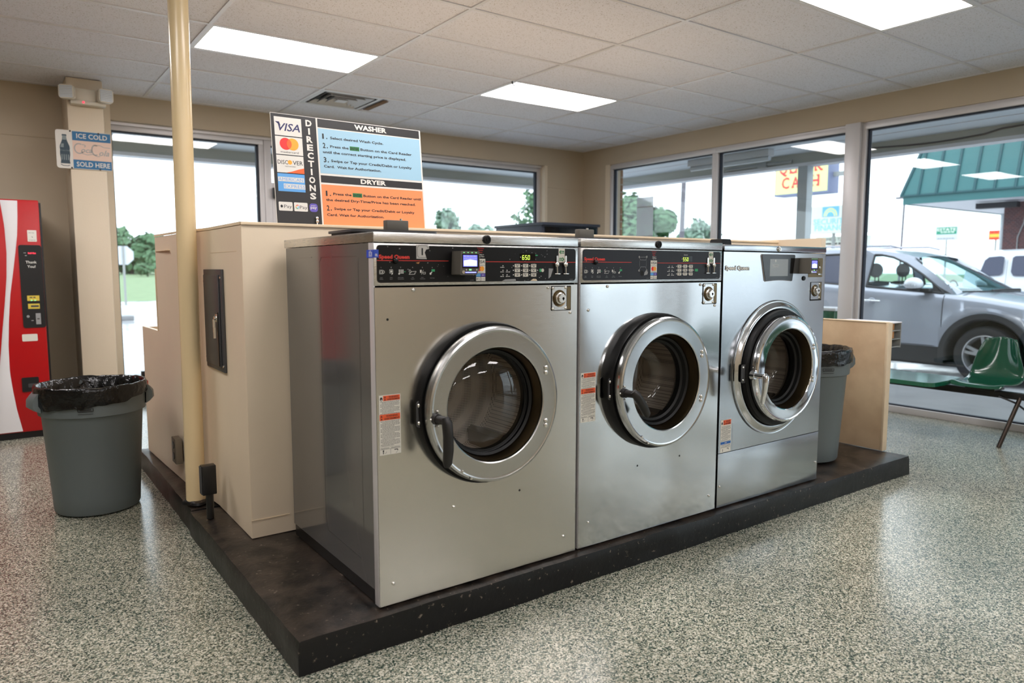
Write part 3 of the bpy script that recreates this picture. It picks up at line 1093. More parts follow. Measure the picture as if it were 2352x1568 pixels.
# right end: tall leaf then the low leaf reaching forward
MB(M['ply']).box(3.59, 3.645, .585, 2.45, ZP, ZW + .012).build('tall_end_panel', hw, angle=0)
lp = MB(M['ply_dirty']).box(3.592, 3.640, .115, .583, ZP, .955, .003).build('low_end_panel', hw)
MB(M['ply_edge']).box(3.590, 3.645, .100, .116, ZP - .001, .958, .003).build('edge_board', hw)
MB(M['ply_edge']).box(3.589, 3.645, .116, .583, .9555, .961, .002).build('top_board', hw)

# ------------------------------------------------------------------ breaker box, outlet, conduit post, pole
bx = -.166
br = thing('breaker_panel', 'charcoal metal breaker panel set in the end of the half wall', 'breaker box', (bx, 1.4, .83))
MB(M['breaker']).box(bx - .012, bx - .0005, 1.225, 1.56, .822, 1.298, .003).build('surround', br)
d = MB(M['breaker']).box(bx - .020, bx - .0125, 1.262, 1.535, .845, 1.272, .003).build('door', br)
sub(MB(M['black']).box(bx - .0245, bx - .0202, 1.270, 1.285, .85, 1.10), 'groove', d, br, 0)
lk = MB(M['bolt'])
lk.box(bx - .026, bx - .0202, 1.278, 1.312, 1.055, 1.092, .003).cyl((bx - .034, 1.295, 1.073), (bx - .026, 1.295, 1.073), .010)
sub(lk, 'lock', d, br)
ky = MB(M['bolt'])
ky.box(bx - .040, bx - .028, 1.293, 1.297, 1.01, 1.068).box(bx - .040, bx - .030, 1.287, 1.291, .98, 1.03)
sub(ky, 'key', d, br)
for yy, zz in ((1.24, 1.26), (1.548, 1.24), (1.24, .85), (1.548, .87)):
    MB(M['bolt']).cyl((bx - .016, yy, zz), (bx - .012, yy, zz), .006, n=10).build('screw', br)

ot = thing('outlet', 'double steel power outlet low on the half wall behind the pole', 'outlet', (-.222, 2.06, .30))
MB(M['outlet']).box(-.262, -.226, 1.99, 2.09, .235, .375, .004).build('box', ot)
for zz in (.275, .335):
    MB(M['black']).cyl((-.266, 2.04, zz), (-.262, 2.04, zz), .021, n=20).build('socket', ot)

jb = thing('junction_post', 'black electrical box on a short conduit beside the pole', 'electrical box', (-.25, 1.30, ZP))
MB(M['black']).box(-.283, -.219, 1.285, 1.335, .245, .385, .006).build('box', jb)
sub(MB(M['breaker']).box(-.2865, -.2832, 1.29, 1.33, .25, .38, .001), 'face_plate', jb.children[0], jb)
MB(M['black']).tube([(-.249, 1.305, ZP), (-.249, 1.305, .18), (-.247, 1.31, .25)], .017, 14).build('conduit', jb)

pp = thing('support_pole', 'tall glossy cream steel pole from platform to ceiling', 'pole', (-.245, 1.60, ZP))
MB(M['pole']).tube([(-.25 + .02 * k / 8, 1.595 + .0 * k, ZP + .012 + (ZC - ZP - .012) * k / 8) for k in range(9)], .0455, 32).build('shaft', pp)
MB(M['plinth']).lathe([(.062, 0), (.058, .012), (.047, .02), (.045, .02)], (-.25, 1.595, ZP), n=24, jit=lambda i, t, r, h: (r * (1 + .12 * math.sin(3 * t)), h)).build('base_collar', pp)
exec_order = []
# ------------------------------------------------------------------ washers
def rrect(u0, u1, v0, v1, r, n=5):
    p = []
    for cx_, cy_, a in ((u1 - r, v1 - r, 0), (u0 + r, v1 - r, 90), (u0 + r, v0 + r, 180), (u1 - r, v0 + r, 270)):
        for k in range(n + 1):
            t = math.radians(a + 90 * k / n)
            p.append((cx_ + r * math.cos(t), cy_ + r * math.sin(t)))
    return p

def screw(t, x, z, y=-.0055, r=.0065, name='screw'):
    return MB(M['bolt']).lathe([(r, .001), (r * .95, -.002), (r * .6, -.0042), (0.0005, -.0048)], (x, y, z), 'y', 14).build(name, t)

def hole(t, x, z, y=-.0047, r=.0045):
    return MB(M['dark']).cyl((x, y, z), (x, y + .004, z), r, n=12).build('bolt_hole', t)

def door_parts(t, cx, cz, rr, ri, yf, rb, ringmat, r_glass, body_front, bowl=True):
    """Bezel, ring, sleeve, gasket, glass bowl and drum about an axis along y."""
    c = (cx, 0, cz)
    yb_ = body_front
    MB(M['rubber']).lathe([(rb - .012, .02), (rb, .004), (rb, yb_ - .004), (rb - .004, yb_ - .018), (rb - .02, yf + .045), (ri - .002, yf + .045), (ri - .002, .02)], c, 'y', 72).build('bezel', t)
    dr = MB(M[ringmat]).lathe([(rr - .010, yf + .044), (rr - .001, yf + .040), (rr + .002, yf + .026), (rr, yf + .010), (rr - .005, yf + .003), (rr - .012, yf), (rr - .016, yf + .0015), (rr - .020, yf + .0018), (ri + .006, yf + .0018), (ri + .002, yf + .004), (ri, yf + .010), (ri, yf + .044)], c, 'y', 96, close=True).build('door_ring', t, angle=28)
    MB(M['brass']).lathe([(ri - .001, yf + .008), (ri - .006, yf + .03), (ri - .010, yf + .075), (ri - .016, yf + .08)], c, 'y', 72).build('inner_sleeve', t)
    MB(M['rubber']).lathe([(ri - .012, yf + .055), (ri - .022, yf + .06), (r_glass + .012, yf + .075), (r_glass + .002, yf + .08), (r_glass + .002, yf + .105), (r_glass + .03, yf + .115)], c, 'y', 72).build('gasket', t)
    g = r_glass
    if not bowl:
        MB(M['doorglass']).lathe([(g + .012, yf + .082), (g + .008, yf + .074), (g * .92, yf + .062), (g * .75, yf + .050), (g * .5, yf + .041), (g * .25, yf + .037), (.001, yf + .036)], c, 'y', 72).build('glass', t, angle=60)
    else:
        MB(M['doorglass']).lathe([(g + .002, yf + .088), (g - .002, yf + .10), (g - .006, yf + .15), (g - .013, yf + .175), (g - .03, yf + .19), (g - .07, yf + .197), (g * .3, yf + .20), (.001, yf + .20)], c, 'y', 72).build('glass', t, angle=60)
    MB(M['drum_dark']).lathe([(g + .012, .03), (g + .02, .045), (g + .03, .05), (rb - .03, .06), (rb - .012, .075)], c, 'y', 64).build('drum_lip', t)
    dm = MB(M['drum'])
    R_ = rb - .012
    dm.lathe([(R_, .07), (R_, .34), (R_ - .01, .36), (.12, .375), (.05, .37), (.001, .37)], c, 'y', 64)
    d = dm.build('drum', t, angle=40)
    for k in range(3):
        a = math.radians(70 + 120 * k)
        pf = MB(M['drum_dark'])
        u, w = Vector((math.cos(a), 0, math.sin(a))), Vector((-math.sin(a), 0, math.cos(a)))
        pts = []
        for yy in (.10, .345):
            for (q, s_) in ((-.05, 0), (-.012, -.06), (.012, -.06), (.05, 0)):
                p = Vector(c) + u * (R_ + s_) + w * q + Y * yy
                pts.append(tuple(p))
        pf.add(pts, [(0, 1, 5, 4), (1, 2, 6, 5), (2, 3, 7, 6), (0, 3, 2, 1), (4, 5, 6, 7)])
        sub(pf, 'baffle', d, t)
    return dr

def icons(pr, ox, y, zc, green_on=True, q=0):
    o = (ox, y, 0)
    pr.mat(M['white'])
    w = .0011
    def box_(x, z, s):
        pr.line([(x - s, z - s), (x + s, z - s), (x + s, z + s), (x - s, z + s), (x - s, z - s)], w, o, X, Z)
    def ring(x, z, r):
        pr.line([(x + r * math.cos(2 * PI * k / 12), z + r * math.sin(2 * PI * k / 12)) for k in range(13)], w, o, X, Z)
    x1, x2, x3, x4, x5, x6 = [.0255 + v for v in (0, .0365, .072, .117, .155, .194)]
    box_(x1, zc, .0062); ring(x1, zc, .004); ring(x1 + .008, zc, .0042)
    box_(x2, zc + .002, .0058); pr.disc(x2, zc + .002, .0035, o, X, Z); pr.flat([(x2, zc - .009), (x2 + .006, zc - .007), (x2 + .006, zc - .003), (x2 + .003, zc - .004)], o, X, Z)
    for a in range(3):
        for b in range(3):
            pr.rect(x3 - .007 + a * .0065, x3 - .0025 + a * .0065, zc - .005 + b * .0048, zc - .0018 + b * .0048, o, X, Z)
    pr.disc(x3 - .006, zc - .006, .003, o, X, Z, 10)
    pr.line([(x4 - .014, zc + .004), (x4 - .010, zc + .008), (x4 - .004, zc), (x4 - .012, zc - .001), (x4 - .014, zc + .004)], w, o, X, Z)
    pr.line([(x4 - .014, zc - .008), (x4 + .008, zc - .008), (x4 + .014, zc + .002), (x4 - .004, zc + .001), (x4 - .014, zc - .008)], w, o, X, Z)
    pr.flat([(x5 - .009, zc - .003), (x5 - .004, zc - .003), (x5 - .003, zc + .007), (x5 - .009, zc + .007)], o, X, Z)
    pr.line([(x5 - .004, zc - .009), (x5 + .004, zc + .007)], w, o, X, Z)
    pr.line([(x5 + .002, zc - .001), (x5 + .012, zc - .001), (x5 + .012, zc - .007), (x5 + .003, zc - .007), (x5 + .002, zc - .001)], w, o, X, Z)
    pr.disc(x6 - .007, zc - .006, .0038, o, X, Z, 10)
    pr.line([(x6 - .006, zc - .004), (x6 - .001, zc)], .003, o, X, Z)
    for k, x in enumerate((x1, x2, x3, x4, x5, x6)):
        pr.text(str(k + 1), x, zc + .0135, .0036, o, X, Z, align='c')
    pr.mat(M['greyprint'])
    for k, (x, a, b) in enumerate(((x1, 'Load', 'Clothes'), (x2, 'Close', 'Door'), (x3, 'Select Cycle', 'Temperature'), (x4, 'Add', 'Supplies'), (x5, 'Insert', 'Coins/Card'))):
        pr.text(a, x, zc - .020, .0030, o, X, Z, align='c')
        pr.text(b, x, zc - .0250, .0030, o, X, Z, align='c')
    pr.text('Push Start', x6, zc - .0225, .0030, o, X, Z, align='c')
    pr.mat(M['green'])
    pr.rect(x6 - .003, x6 + .010, zc + .001, zc + .009, o, X, Z)
    pr.rect(x3 + .013, x3 + .018, zc, zc + .002, o, X, Z)

def coin_levers(t, ox, xa, xb, y):
    for k, x in enumerate((xa, xb)):
        m = MB(M['bolt'])
        m.prism(rrect(x + .001, x + .009, 1.318, 1.352, .004), (ox, y + .0005, 0), X, Z, .004)
        m.sphere((ox + x, y - .006, 1.3165), .0105)
        m.tube([(ox + x, y - .008, 1.315), (ox + x + .003, y - .006, 1.283)], .0028, 8)
        m.box(ox + x - .010, ox + x + .017, y - .008, y - .002, 1.2785, 1.2825, .001)
        m.build('coin_lever', t)

def warning_label(t, ox, x0, x1, z0, z1, y, style=0):
    m = MB(M['label'])
    m.prism([(x0, z0), (x1, z0), (x1, z1), (x0, z1)], (ox, y + .0006, 0), X, Z, .0010)
    lb = m.build('warning_label', t, angle=0)
    p = MB(M['orange_lab'])
    o = (ox, y - .0006, 0)
    W, H = x1 - x0, z1 - z0
    def hdr(zt, zb, xa):
        p.mat(M['orange_lab']).rect(xa, x1 - .002, zb, zt, o, X, Z)
        o2 = (ox, y - .0009, 0)
        h = (zt - zb)
        p.mat(M['text_black'])
        for tx, f in (('WARNING', .55), ('AVERTISSEMENT', .10)):
            p.text('\u26a0'[:0] + tx, (xa + x1) / 2 + .006, zb + h * f, h * .30, o2, X, Z, width=(x1 - xa) * (.55 if f > .3 else .72), bold=.02, align='c')
            q = zb + h * f
            p.flat([(xa + .004, q), (xa + .010, q), (xa + .007, q + h * .34)], o2, X, Z)
    def para(zt, zb, n, s0):
        p.mat(M['text_grey'])
        for k in range(n):
            z = zt - (zt - zb) * (k + .8) / n
            p.words(x0 + .004 + (.006 if k % 4 == 1 else 0), x1 - .004 - (.02 if k % 5 == 4 else 0), z, (zt - zb) / n * .40, o, X, Z, s0 + k)
    p.mat(M['text_black'])
    if style == 0:
        hdr(z1 - .002, z1 - .020, x0 + .015)
        p.mat(M['text_black']).disc(x0 + .008, z1 - .013, .005, o, X, Z, 14, .007)
        p.mat(M['label']).disc(x0 + .008, z1 - .016, .0022, (ox, y - .0009, 0), X, Z, 10)
        para(z1 - .021, z1 - .066, 11, 1)
        hdr(z1 - .066, z1 - .087, x0 + .001)
        para(z1 - .088, z0 + .030, 20, 30)
        p.mat(M['text_grey']).rect(x0 + .002, x1 - .002, z0 + .0265, z0 + .027, o, X, Z)
        p.mat(M['text_black']).rect(x0 + .001, x1 - .001, z0 + .0195, z0 + .0203, o, X, Z)
        p.rect((x0 + x1) / 2 - .0004, (x0 + x1) / 2 + .0004, z0 + .001, z0 + .0195, o, X, Z)
        p.text('Open/Ouvrir', x0 + .003, z0 + .0215, .0036, o, X, Z, width=.032, bold=.02)
        p.text('Closed/Fermer', (x0 + x1) / 2 + .002, z0 + .0215, .0036, o, X, Z, width=.034, bold=.02)
        xm = x0 + .013
        p.line([(xm, z0 + .004), (xm, z0 + .015)], .003, o, X, Z)
        p.disc(xm, z0 + .015, .0028, o, X, Z, 10)
        p.line([(xm + .005, z0 + .005), (xm + .010, z0 + .007), (xm + .012, z0 + .012)], .001, o, X, Z)
        xm = (x0 + x1) / 2 + .014
        p.line([(xm, z0 + .015), (xm + .013, z0 + .015)], .003, o, X, Z)
        p.line([(xm + .013, z0 + .015), (xm + .013, z0 + .010)], .003, o, X, Z)
        p.line([(xm + .012, z0 + .007), (xm + .006, z0 + .003)], .001, o, X, Z)
    else:
        hdr(z1 - .002, z1 - .026, x0 + .018)
        p.mat(M['text_black']).disc(x0 + .009, z1 - .017, .005, o, X, Z, 14, .007)
        para(z1 - .030, z0 + .055, 16, 60)
        p.mat(M['blue_lab']).rect(x0 + .001, x1 - .001, z0 + .040, z0 + .053, o, X, Z)
        p.mat(M['label']).text('AVIS', (x0 + x1) / 2, z0 + .0435, .006, (ox, y - .0009, 0), X, Z, bold=.02, align='c')
        para(z0 + .039, z0 + .024, 3, 90)
        p.mat(M['text_black']).rect(x0 + .002, x1 - .002, z0 + .0225, z0 + .0230, o, X, Z)
        p.line([(x0 + .018, z0 + .004), (x0 + .018, z0 + .017)], .003, o, X, Z)
        p.line([(x0 + .050, z0 + .017), (x0 + .062, z0 + .017), (x0 + .062, z0 + .010)], .003, o, X, Z)
    sub(p, 'print', lb, t, 0)

def card_stickers(pr, ox, y, x0=.4010, hidden=False):
    o = (ox, y, 0)
    o2 = (ox, y - .0003, 0)
    x1 = x0 + .040
    pr.mat(M['red'])
    for k, tx in enumerate(('To Activate', 'Machine', 'Please')):
        pr.text(tx, (x0 + x1) / 2, 1.3725 - k * .0075, .0042, o, X, Z, align='c')
    pr.mat(M['white'])
    pr.text('Swipe or', (x0 + x1) / 2 + .003, 1.3495, .0045, o, X, Z, bold=.014, align='c')
    pr.text('Tap Here', (x0 + x1) / 2 + .003, 1.3425, .0045, o, X, Z, bold=.014, align='c')
    pr.mat(M['label'])
    pr.rect(x0, x1, 1.3135, 1.3365, o, X, Z)
    pr.rect(x0, x1, 1.2845, 1.3125, o, X, Z)
    pr.rect(x0, x0 + .0192, 1.2565, 1.2705, o, X, Z)
    pr.rect(x0 + .0208, x1, 1.2565, 1.2705, o, X, Z)
    pr.mat(M['amex']).rect(x0, x0 + .0195, 1.2720, 1.2835, o, X, Z)
    pr.mat(M['purple']).rect(x0 + .0205, x1, 1.2720, 1.2835, o, X, Z)
    pr.mat(M['white']).text('pay', x0 + .030, 1.2765, .0035, o2, X, Z, bold=.02, align='c')
    pr.mat(M['text_black']).text('VISA', (x0 + x1) / 2, 1.3205, .0105, o2, X, Z, width=.034, bold=.014, align='c', shear=.25)
    pr.mat(M['mc_red']).disc((x0 + x1) / 2 - .006, 1.3005, .0092, o2, X, Z)
    pr.mat(M['mc_yel']).disc((x0 + x1) / 2 + .006, 1.3005, .0092, (ox, y - .0004, 0), X, Z)
    pr.mat(M['text_black']).text('mastercard', (x0 + x1) / 2, 1.2868, .0024, o2, X, Z, width=.026, align='c')
    pr.text('\u25cfPay'[1:], x0 + .0125, 1.2615, .0045, o2, X, Z, align='c')
    pr.disc(x0 + .0040, 1.2635, .0024, o2, X, Z, 10)
    pr.text('G Pay', x0 + .0305, 1.2615, .0042, o2, X, Z, align='c', width=.016)

def washer_old(ox, idx, label):
    w = .8888 if idx == 1 else .885
    t = thing('washer', label, 'washing machine', (ox, 0, ZP))
    S = M['steel_flat'] if idx == 1 else M['steel_wavy']
    zt, zl, zb = 1.4217, 1.388, .130
    cx, cz = ox + .444, .807
    MB(M['black']).box(ox + .006, ox + w - .006, .014, .86, ZP + .001, .186).build('base', t, angle=0)
    MB(M['grey_side']).box(ox, ox + .004, .012, .86, .182, 1.386).build('side_panel', t, angle=0)
    MB(M['grey_side']).box(ox + w - .004, ox + w, .012, .86, .182, 1.386).build('side_panel', t, angle=0)
    MB(M['dark']).box(ox + .004, ox + w - .004, .85, .86, .182, 1.386).build('back_panel', t, angle=0)
    if idx == 1:
        g = MB(M['alu'])
        o = (ox - .0008, 0, 0)
        for pts in ([(.135, 1.345), (.46, 1.345), (.48, 1.325), (.48, .32), (.46, .27), (.15, .258)], [(.12, 1.33), (.12, .35)], [(.56, 1.345), (.72, 1.345)]):
            for (a, b), (c, d) in zip(pts, pts[1:]):
                L = math.hypot(c - a, d - b); nx, nz = -(d - b) / L * .0012, (c - a) / L * .0012
                g.add([(ox - .0012, a - nx, b - nz), (ox - .0012, c - nx, d - nz), (ox - .0012, c + nx, d + nz), (ox - .0012, a + nx, b + nz)], [(0, 1, 2, 3)])
        g.mats = [M['grey_side']]
        g.build('side_crease', t, angle=0)
    MB(M['alu']).box(ox - .002, ox + .004, -.003, .030, .132, 1.386, .001).build('corner_trim', t)
    # lid
    MB(M['steel_lid']).box(ox - .001, ox + w, -.008, .88, zl, zt, .003).build('lid', t)
    MB(M['rubber']).lathe([(.0165, -.008), (.0165, -.013), (.0140, -.016), (.0090, -.0165), (.0085, -.0135), (.0055, -.0135), (.005, -.016), (.0005, -.016)], (cx + .003, 0, 1.406), 'y', 28).build('lid_lock', t)
    # control panel
    cp = MB(M['steel_lid'])
    cp.box(ox, ox + w, -.006, .012, 1.2437, 1.3845, .002)
    cp.build('control_frame', t)
    ov = MB(M['panel_black'] if idx == 1 else M['panel_grey']).prism(rrect(.010, w - .013, 1.2535, 1.3790, .012), (ox, -.0060, 0), X, Z, .0014).build('control_overlay', t, angle=30)
    yp = -.0078
    o = (ox, yp, 0)
    pr = MB(M['red'])
    pr.text('Speed Queen', .0175, 1.3345, .0122, o, X, Z, width=.114, bold=.04)
    pr.rect(.0105, .285, 1.3268, 1.3286, o, X, Z)
    pr.rect(.4435, w - .014, 1.3252, 1.3270, o, X, Z)
    icons(pr, ox, yp, 1.2895)
    card_stickers(pr, ox, yp)
    # keypad legends, indicator dots
    pr.mat(M['white'])
    for z in (1.3116, 1.2946, 1.2779):
        pr.disc(.520, z, .0022, o, X, Z, 10)
        pr.words(.508, .526, z - .007, .0022, o, X, Z, int(z * 1e4))
        if z < 1.31 or idx == 2:
            pr.disc(.5385, z, .0022, o, X, Z, 10)
            pr.words(.5335, .552, z - .007, .0022, o, X, Z, int(z * 2e4))
        for x in (.568, .6065, .645):
            pr.disc(x, z, .0022, o, X, Z, 10)
    pr.disc(.683, 1.2946, .0022, o, X, Z, 10)
    pr.mat(M['greyprint']).text('No. 8520', .376, 1.2585, .0022, o, X, Z, width=.014)
    pr.text('F8525', w - .044, 1.2575, .0022, o, X, Z, width=.018)
    if idx == 2:
        pr.mat(M['white']).text('Quantum', .628, 1.3605, .0058, o, X, Z, align='c', width=.026)
    # coin sticker with arrows
    pr.mat(M['label']).rect(.7870, .8185, 1.3245, 1.3795, o, X, Z)
    pr.mat(M['dkgreen'])
    o2 = (ox, yp - .0003, 0)
    for zc_, d, tx in ((1.3655, -1, '25\u00a2'), (1.3375, 1, '$1.00')):
        xc = .8028
        pr.mat(M['dkgreen']).flat([(xc + d * .0135, zc_), (xc + d * .004, zc_ + .0095), (xc + d * .004, zc_ + .0055), (xc - d * .0125, zc_ + .0055), (xc - d * .0125, zc_ - .0055), (xc + d * .004, zc_ - .0055), (xc + d * .004, zc_ - .0095)], o2, X, Z)
        pr.mat(M['white']).text(tx, xc - d * .002, zc_ - .003, .006, (ox, yp - .0006, 0), X, Z, width=.016, align='c', bold=.02)
    if idx == 1:
        # worn spots and torn tape
        pr.mat(M['greyprint'])
        q = random.Random(3)
        for k in range(70):
            if k < 48:
                x, z = q.gauss(.67, .055), q.choice((q.gauss(1.352, .013), q.gauss(1.265, .006), q.gauss(1.29, .02)))
            else:
                x, z = q.uniform(.03, .42), q.uniform(1.256, 1.376)
            if 1.2545 < z < 1.3775 and .02 < x < .86:
                s_ = q.uniform(.0007, .0026)
                pr.flat([(x + s_ * q.uniform(.4, 1.6) * math.cos(a), z + s_ * q.uniform(.3, 1.2) * math.sin(a)) for a in (0, 1.2, 2.4, 3.7, 5)], o, X, Z)
        pr.flat([(.738, 1.302), (.760, 1.301), (.748, 1.270), (.737, 1.262)], o, X, Z)
        pr.flat([(.515, 1.2545), (.580, 1.2545), (.578, 1.2625), (.53, 1.261)], o, X, Z)
        pr.mat(M['ply_edge']).flat([(.648, 1.2545), (.682, 1.2545), (.676, 1.2615), (.662, 1.2625)], o, X, Z)
        pr.mat(M['green']).flat([(.622, 1.3525), (.682, 1.3495), (.684, 1.3535), (.625, 1.3565)], o, X, Z)
        pr.mat(M['tan_print']).flat([(.155, 1.321), (.171, 1.3235), (.166, 1.317), (.160, 1.319)], o, X, Z)
    if idx == 2:
        pr.mat(M['greyprint'])
        ww = .0012
        pr.line([(.331, 1.350), (.376, 1.351), (.372, 1.338), (.338, 1.338), (.331, 1.350)], ww, o, X, Z)
        pr.line([(.331, 1.294), (.341, 1.309), (.370, 1.309), (.378, 1.294)], ww, o, X, Z)
        pr.line([(.334, 1.309), (.334, 1.337)], .0006, o, X, Z)
        pr.line([(.375, 1.309), (.375, 1.337)], .0006, o, X, Z)
        for x, z in ((.331, 1.351), (.377, 1.352), (.331, 1.293), (.378, 1.293)):
            pr.mat(M['white']).disc(x, z, .0038, o, X, Z, 12)
            pr.mat(M['dark']).disc(x, z, .0026, (ox, yp - .0003, 0), X, Z, 12)
        pr.mat(M['dark']).disc(.3485, 1.2815, .0105, o, X, Z, 18, .0125)
        pr.mat(M['greyprint']).flat([(.362, 1.272), (.382, 1.276), (.386, 1.287), (.372, 1.293), (.364, 1.284)], o, X, Z)
    sub(pr, 'print', ov, t, 0)
    # keys, display, start button
    for r_ in range(3):
        for c_ in range(3):
            x, z = .5863 + c_ * .0386, 1.3118 - r_ * .0172
            k_ = MB(M['offwhite']).prism(rrect(x - .0122, x + .0122, z - .0068, z + .0068, .002, 2), (ox, -.0072, 0), X, Z, .0016)
            k_.mat(M['text_grey']).words(x - .009, x + .009, z + .0022, .0022, (ox, -.0091, 0), X, Z, r_ * 7 + c_)
            k_.words(x - .005, x + .006, z - .0030, .0030, (ox, -.0091, 0), X, Z, r_ * 5 + c_ + 40)
            k_.build('key', t, angle=0)
    sb = MB(M['green']).prism(rrect(.692, .712, 1.2885, 1.3005, .002, 2), (ox, -.0072, 0), X, Z, .0016)
    if idx == 1:
        sb.mat(M['offwhite']).disc(.707, 1.2945, .0068, (ox, -.0091, 0), X, Z, 9)
    sb.build('start_button', t, angle=0)
    dg = MB(M['glossblack']).prism(rrect(.597, .672, 1.3325, 1.3575, .002, 2), (ox, -.0072, 0), X, Z, .0008)
    ds = dg.build('display', t, angle=0)
    dm = MB(M['digit'])
    def seg7(ch, x, z, h):
        S7 = {'0': 'abcdef', '5': 'acdfg', '6': 'acdefg', '$': 'acdfg'}
        wd = h * .52; th = h * .13; sl = .06
        P = {'a': (0, h, wd, h), 'g': (0, h / 2, wd, h / 2), 'd': (0, 0, wd, 0), 'f': (0, h / 2, 0, h), 'e': (0, 0, 0, h / 2), 'b': (wd, h / 2, wd, h), 'c': (wd, 0, wd, h / 2)}
        for s_ in S7[ch]:
            a, b, c, d = P[s_]
            dm.line([(x + a + sl * b, z + b), (x + c + sl * d, z + d)], th, (ox, -.0083, 0), X, Z)
    for k, ch in enumerate('650' if idx == 1 else '550'):
        seg7(ch, .6095 + k * .0132, 1.3355, .0150)
    sub(dm, 'digits', ds, t, 0)
    MB(M['white']).disc(.6015, 1.344, .0018, (ox, -.0084, 0), X, Z, 10).build('indicator', t, angle=0)
    coin_levers(t, ox, .7736, .8175, -.0080)
    MB(M['glossblack']).sphere((ox + .0767, -.012, 1.3270), .0100).build('push_knob', t)
    # front sheet with door opening
    fr = MB(S)
    fr.plate_hole(ox, ox + w, zb, 1.2385, cx, cz, .296, -.0045)
    fr.box(ox, ox + .001, -.0045, .012, zb, 1.2385).box(ox + w - .001, ox + w, -.0045, .012, zb, 1.2385)
    fr.box(ox, ox + w, -.0045, .012, 1.2375, 1.2385).box(ox, ox + w, -.0045, .012, zb, zb + .001)
    fr.build('front_panel', t, angle=0)
    ring = door_parts(t, cx, cz, .286, .209, -.083, .300, 'steel_ring' if idx == 1 else 'steel_ring2', .178 if idx == 1 else .168, -.024, idx == 2)
    for z in (.927, .908, .722, .704):
        screw(t, cx + .224, z, -.083, .0095, 'hinge_bolt')
    for x, z in ((-.155, .585), (-.118, .553)):
        screw(t, cx + x, z, -.0845, .0055)
    # latch plate and handle
    lp_ = MB(M['breaker']).prism(rrect(.138, .190, .752, .845, .012), (ox, -.028, 0), X, Z, .004).build('latch_plate', t)
    for z in (.768, .830):
        screw(t, ox + .147, z, -.032, .0075)
    hz = .787
    hx = ox + .186 if idx == 1 else ox + .176
    hd = MB(M['handle'])
    hd.cyl((hx, -.080, hz), (hx, -.100, hz), .021, .018, 20)
    hd.cyl((hx, -.098, hz), (hx + .006, -.142, hz + .001), .0155, .0150, 18)
    if idx == 1:
        pts = [(.002, -.140, .014), (.006, -.146, -.005), (.010, -.146, -.05), (.012, -.143, -.10), (.010, -.140, -.145), (.008, -.138, -.160)]
    else:
        pts = [(-.002, -.140, .014), (.010, -.146, -.002), (.034, -.146, -.028), (.058, -.143, -.058), (.080, -.140, -.090), (.086, -.138, -.100)]
    path = [(hx + a, b, hz + c) for a, b, c in pts]
    hd.tube(path, [.012, .0185, .0180, .0185, .0165, .009], 14)
    hb = hd.build('handle', t, angle=50)
    for a, b in ((-.022, .0), (.004, .026), (.004, -.027)):
        screw(t, hx + a, hz + b, -.0855, .0045)
    # coin box lock
    lk_ = MB(M['dark']).prism(rrect(.7525, .8545, 1.1355, 1.2330, .004, 2), (ox, -.0042, 0), X, Z, .0012).build('lock_recess', t, angle=0)
    lpz = MB(M['steel_lid']).prism(rrect(.7560, .8290, 1.1385, 1.2300, .002, 2), (ox, -.0054, 0), X, Z, .0022).build('lock_plate', t, angle=0)
    sub(MB(M['brass']).box(ox + .832, ox + .851, -.0072, -.0054, 1.140, 1.229), 'slot_lip', lpz, t, 0)
    MB(M['brass']).lathe([(.034, -.0075), (.033, -.010), (.028, -.008), (.0265, -.0115), (.025, -.0125)], (ox + .7925, 0, 1.184), 'y', 36).build('lock_dish', t)
    lc = MB(M['bolt']).lathe([(.025, -.010), (.0235, -.014), (.019, -.0155), (.0185, -.026), (.0165, -.028), (.0005, -.028)], (ox + .794, 0, 1.184), 'y', 36).build('lock_cylinder', t)
    kh = MB(M['dark']).disc(.797, 1.184, .0055, (ox, -.0284, 0), X, Z, 14)
    kh.rect(.7955, .7985, 1.176, 1.186, (ox, -.0284, 0), X, Z)
    sub(kh, 'keyhole', lc, t, 0)
    for x, z in ((.760, 1.2245), (.825, 1.2265), (.760, 1.1445), (.825, 1.1455)):
        screw(t, ox + x, z, -.0076, .0068)
    # loose screws and holes over the sheet
    if idx == 1:
        for x, z in ((.146, 1.2275), (.738, 1.2275), (.8515, 1.1265), (.30, .432), (.052, .205), (.823, .205)):
            screw(t, ox + x, z)
        for x, z in ((.047, 1.130), (.60, .440)):
            hole(t, ox + x, z)
    else:
        for x, z in ((.1496, 1.2275), (.0448, 1.132), (.735, 1.2275), (.8421, 1.1285), (.056, .235), (.838, .205)):
            screw(t, ox + x, z)
        for x, z in ((.345, .433), (.62, .436)):
            hole(t, ox + x, z)
    warning_label(t, ox, .010 if idx == 1 else .008, .090, .667, .874, -.0050)
    return t

W1 = washer_old(0.0, 1, 'nearest stainless front washer, number 1 sticker and worn black control panel')
W2 = washer_old(.9034, 2, 'middle stainless front washer with charcoal control panel and slanted door handle')

# number sticker, blue tag and card reader on the first machine
st = MB(M['silverlab'])
st.prism([(.158, 1.3345), (.198, 1.3335), (.194, 1.346), (.190, 1.356), (.196, 1.366), (.207, 1.369), (.207, 1.3790), (.203, 1.3830), (.158, 1.3830)], (0, -.0076, 0), X, Z, .0006)
so = st.build('number_sticker', W1, angle=0)
sp = MB(M['text_black'])
o = (0, -.0086, 0)
sp.line([(.1965, 1.340), (.189, 1.3385), (.1665, 1.3385), (.166, 1.342), (.162, 1.3435), (.162, 1.3745), (.166, 1.376), (.1675, 1.3795), (.198, 1.3795), (.199, 1.376), (.203, 1.3745), (.203, 1.370)], .0012, o, X, Z)
sp.text('1', .1805, 1.3475, .0235, o, X, Z, align='c', bold=.02, width=.0058)
sub(sp, 'numeral', so, W1, 0)
bt = MB(M['blue_tag'])
bt.box(-.0030, .0165, -.0086, -.0078, 1.3375, 1.3635)
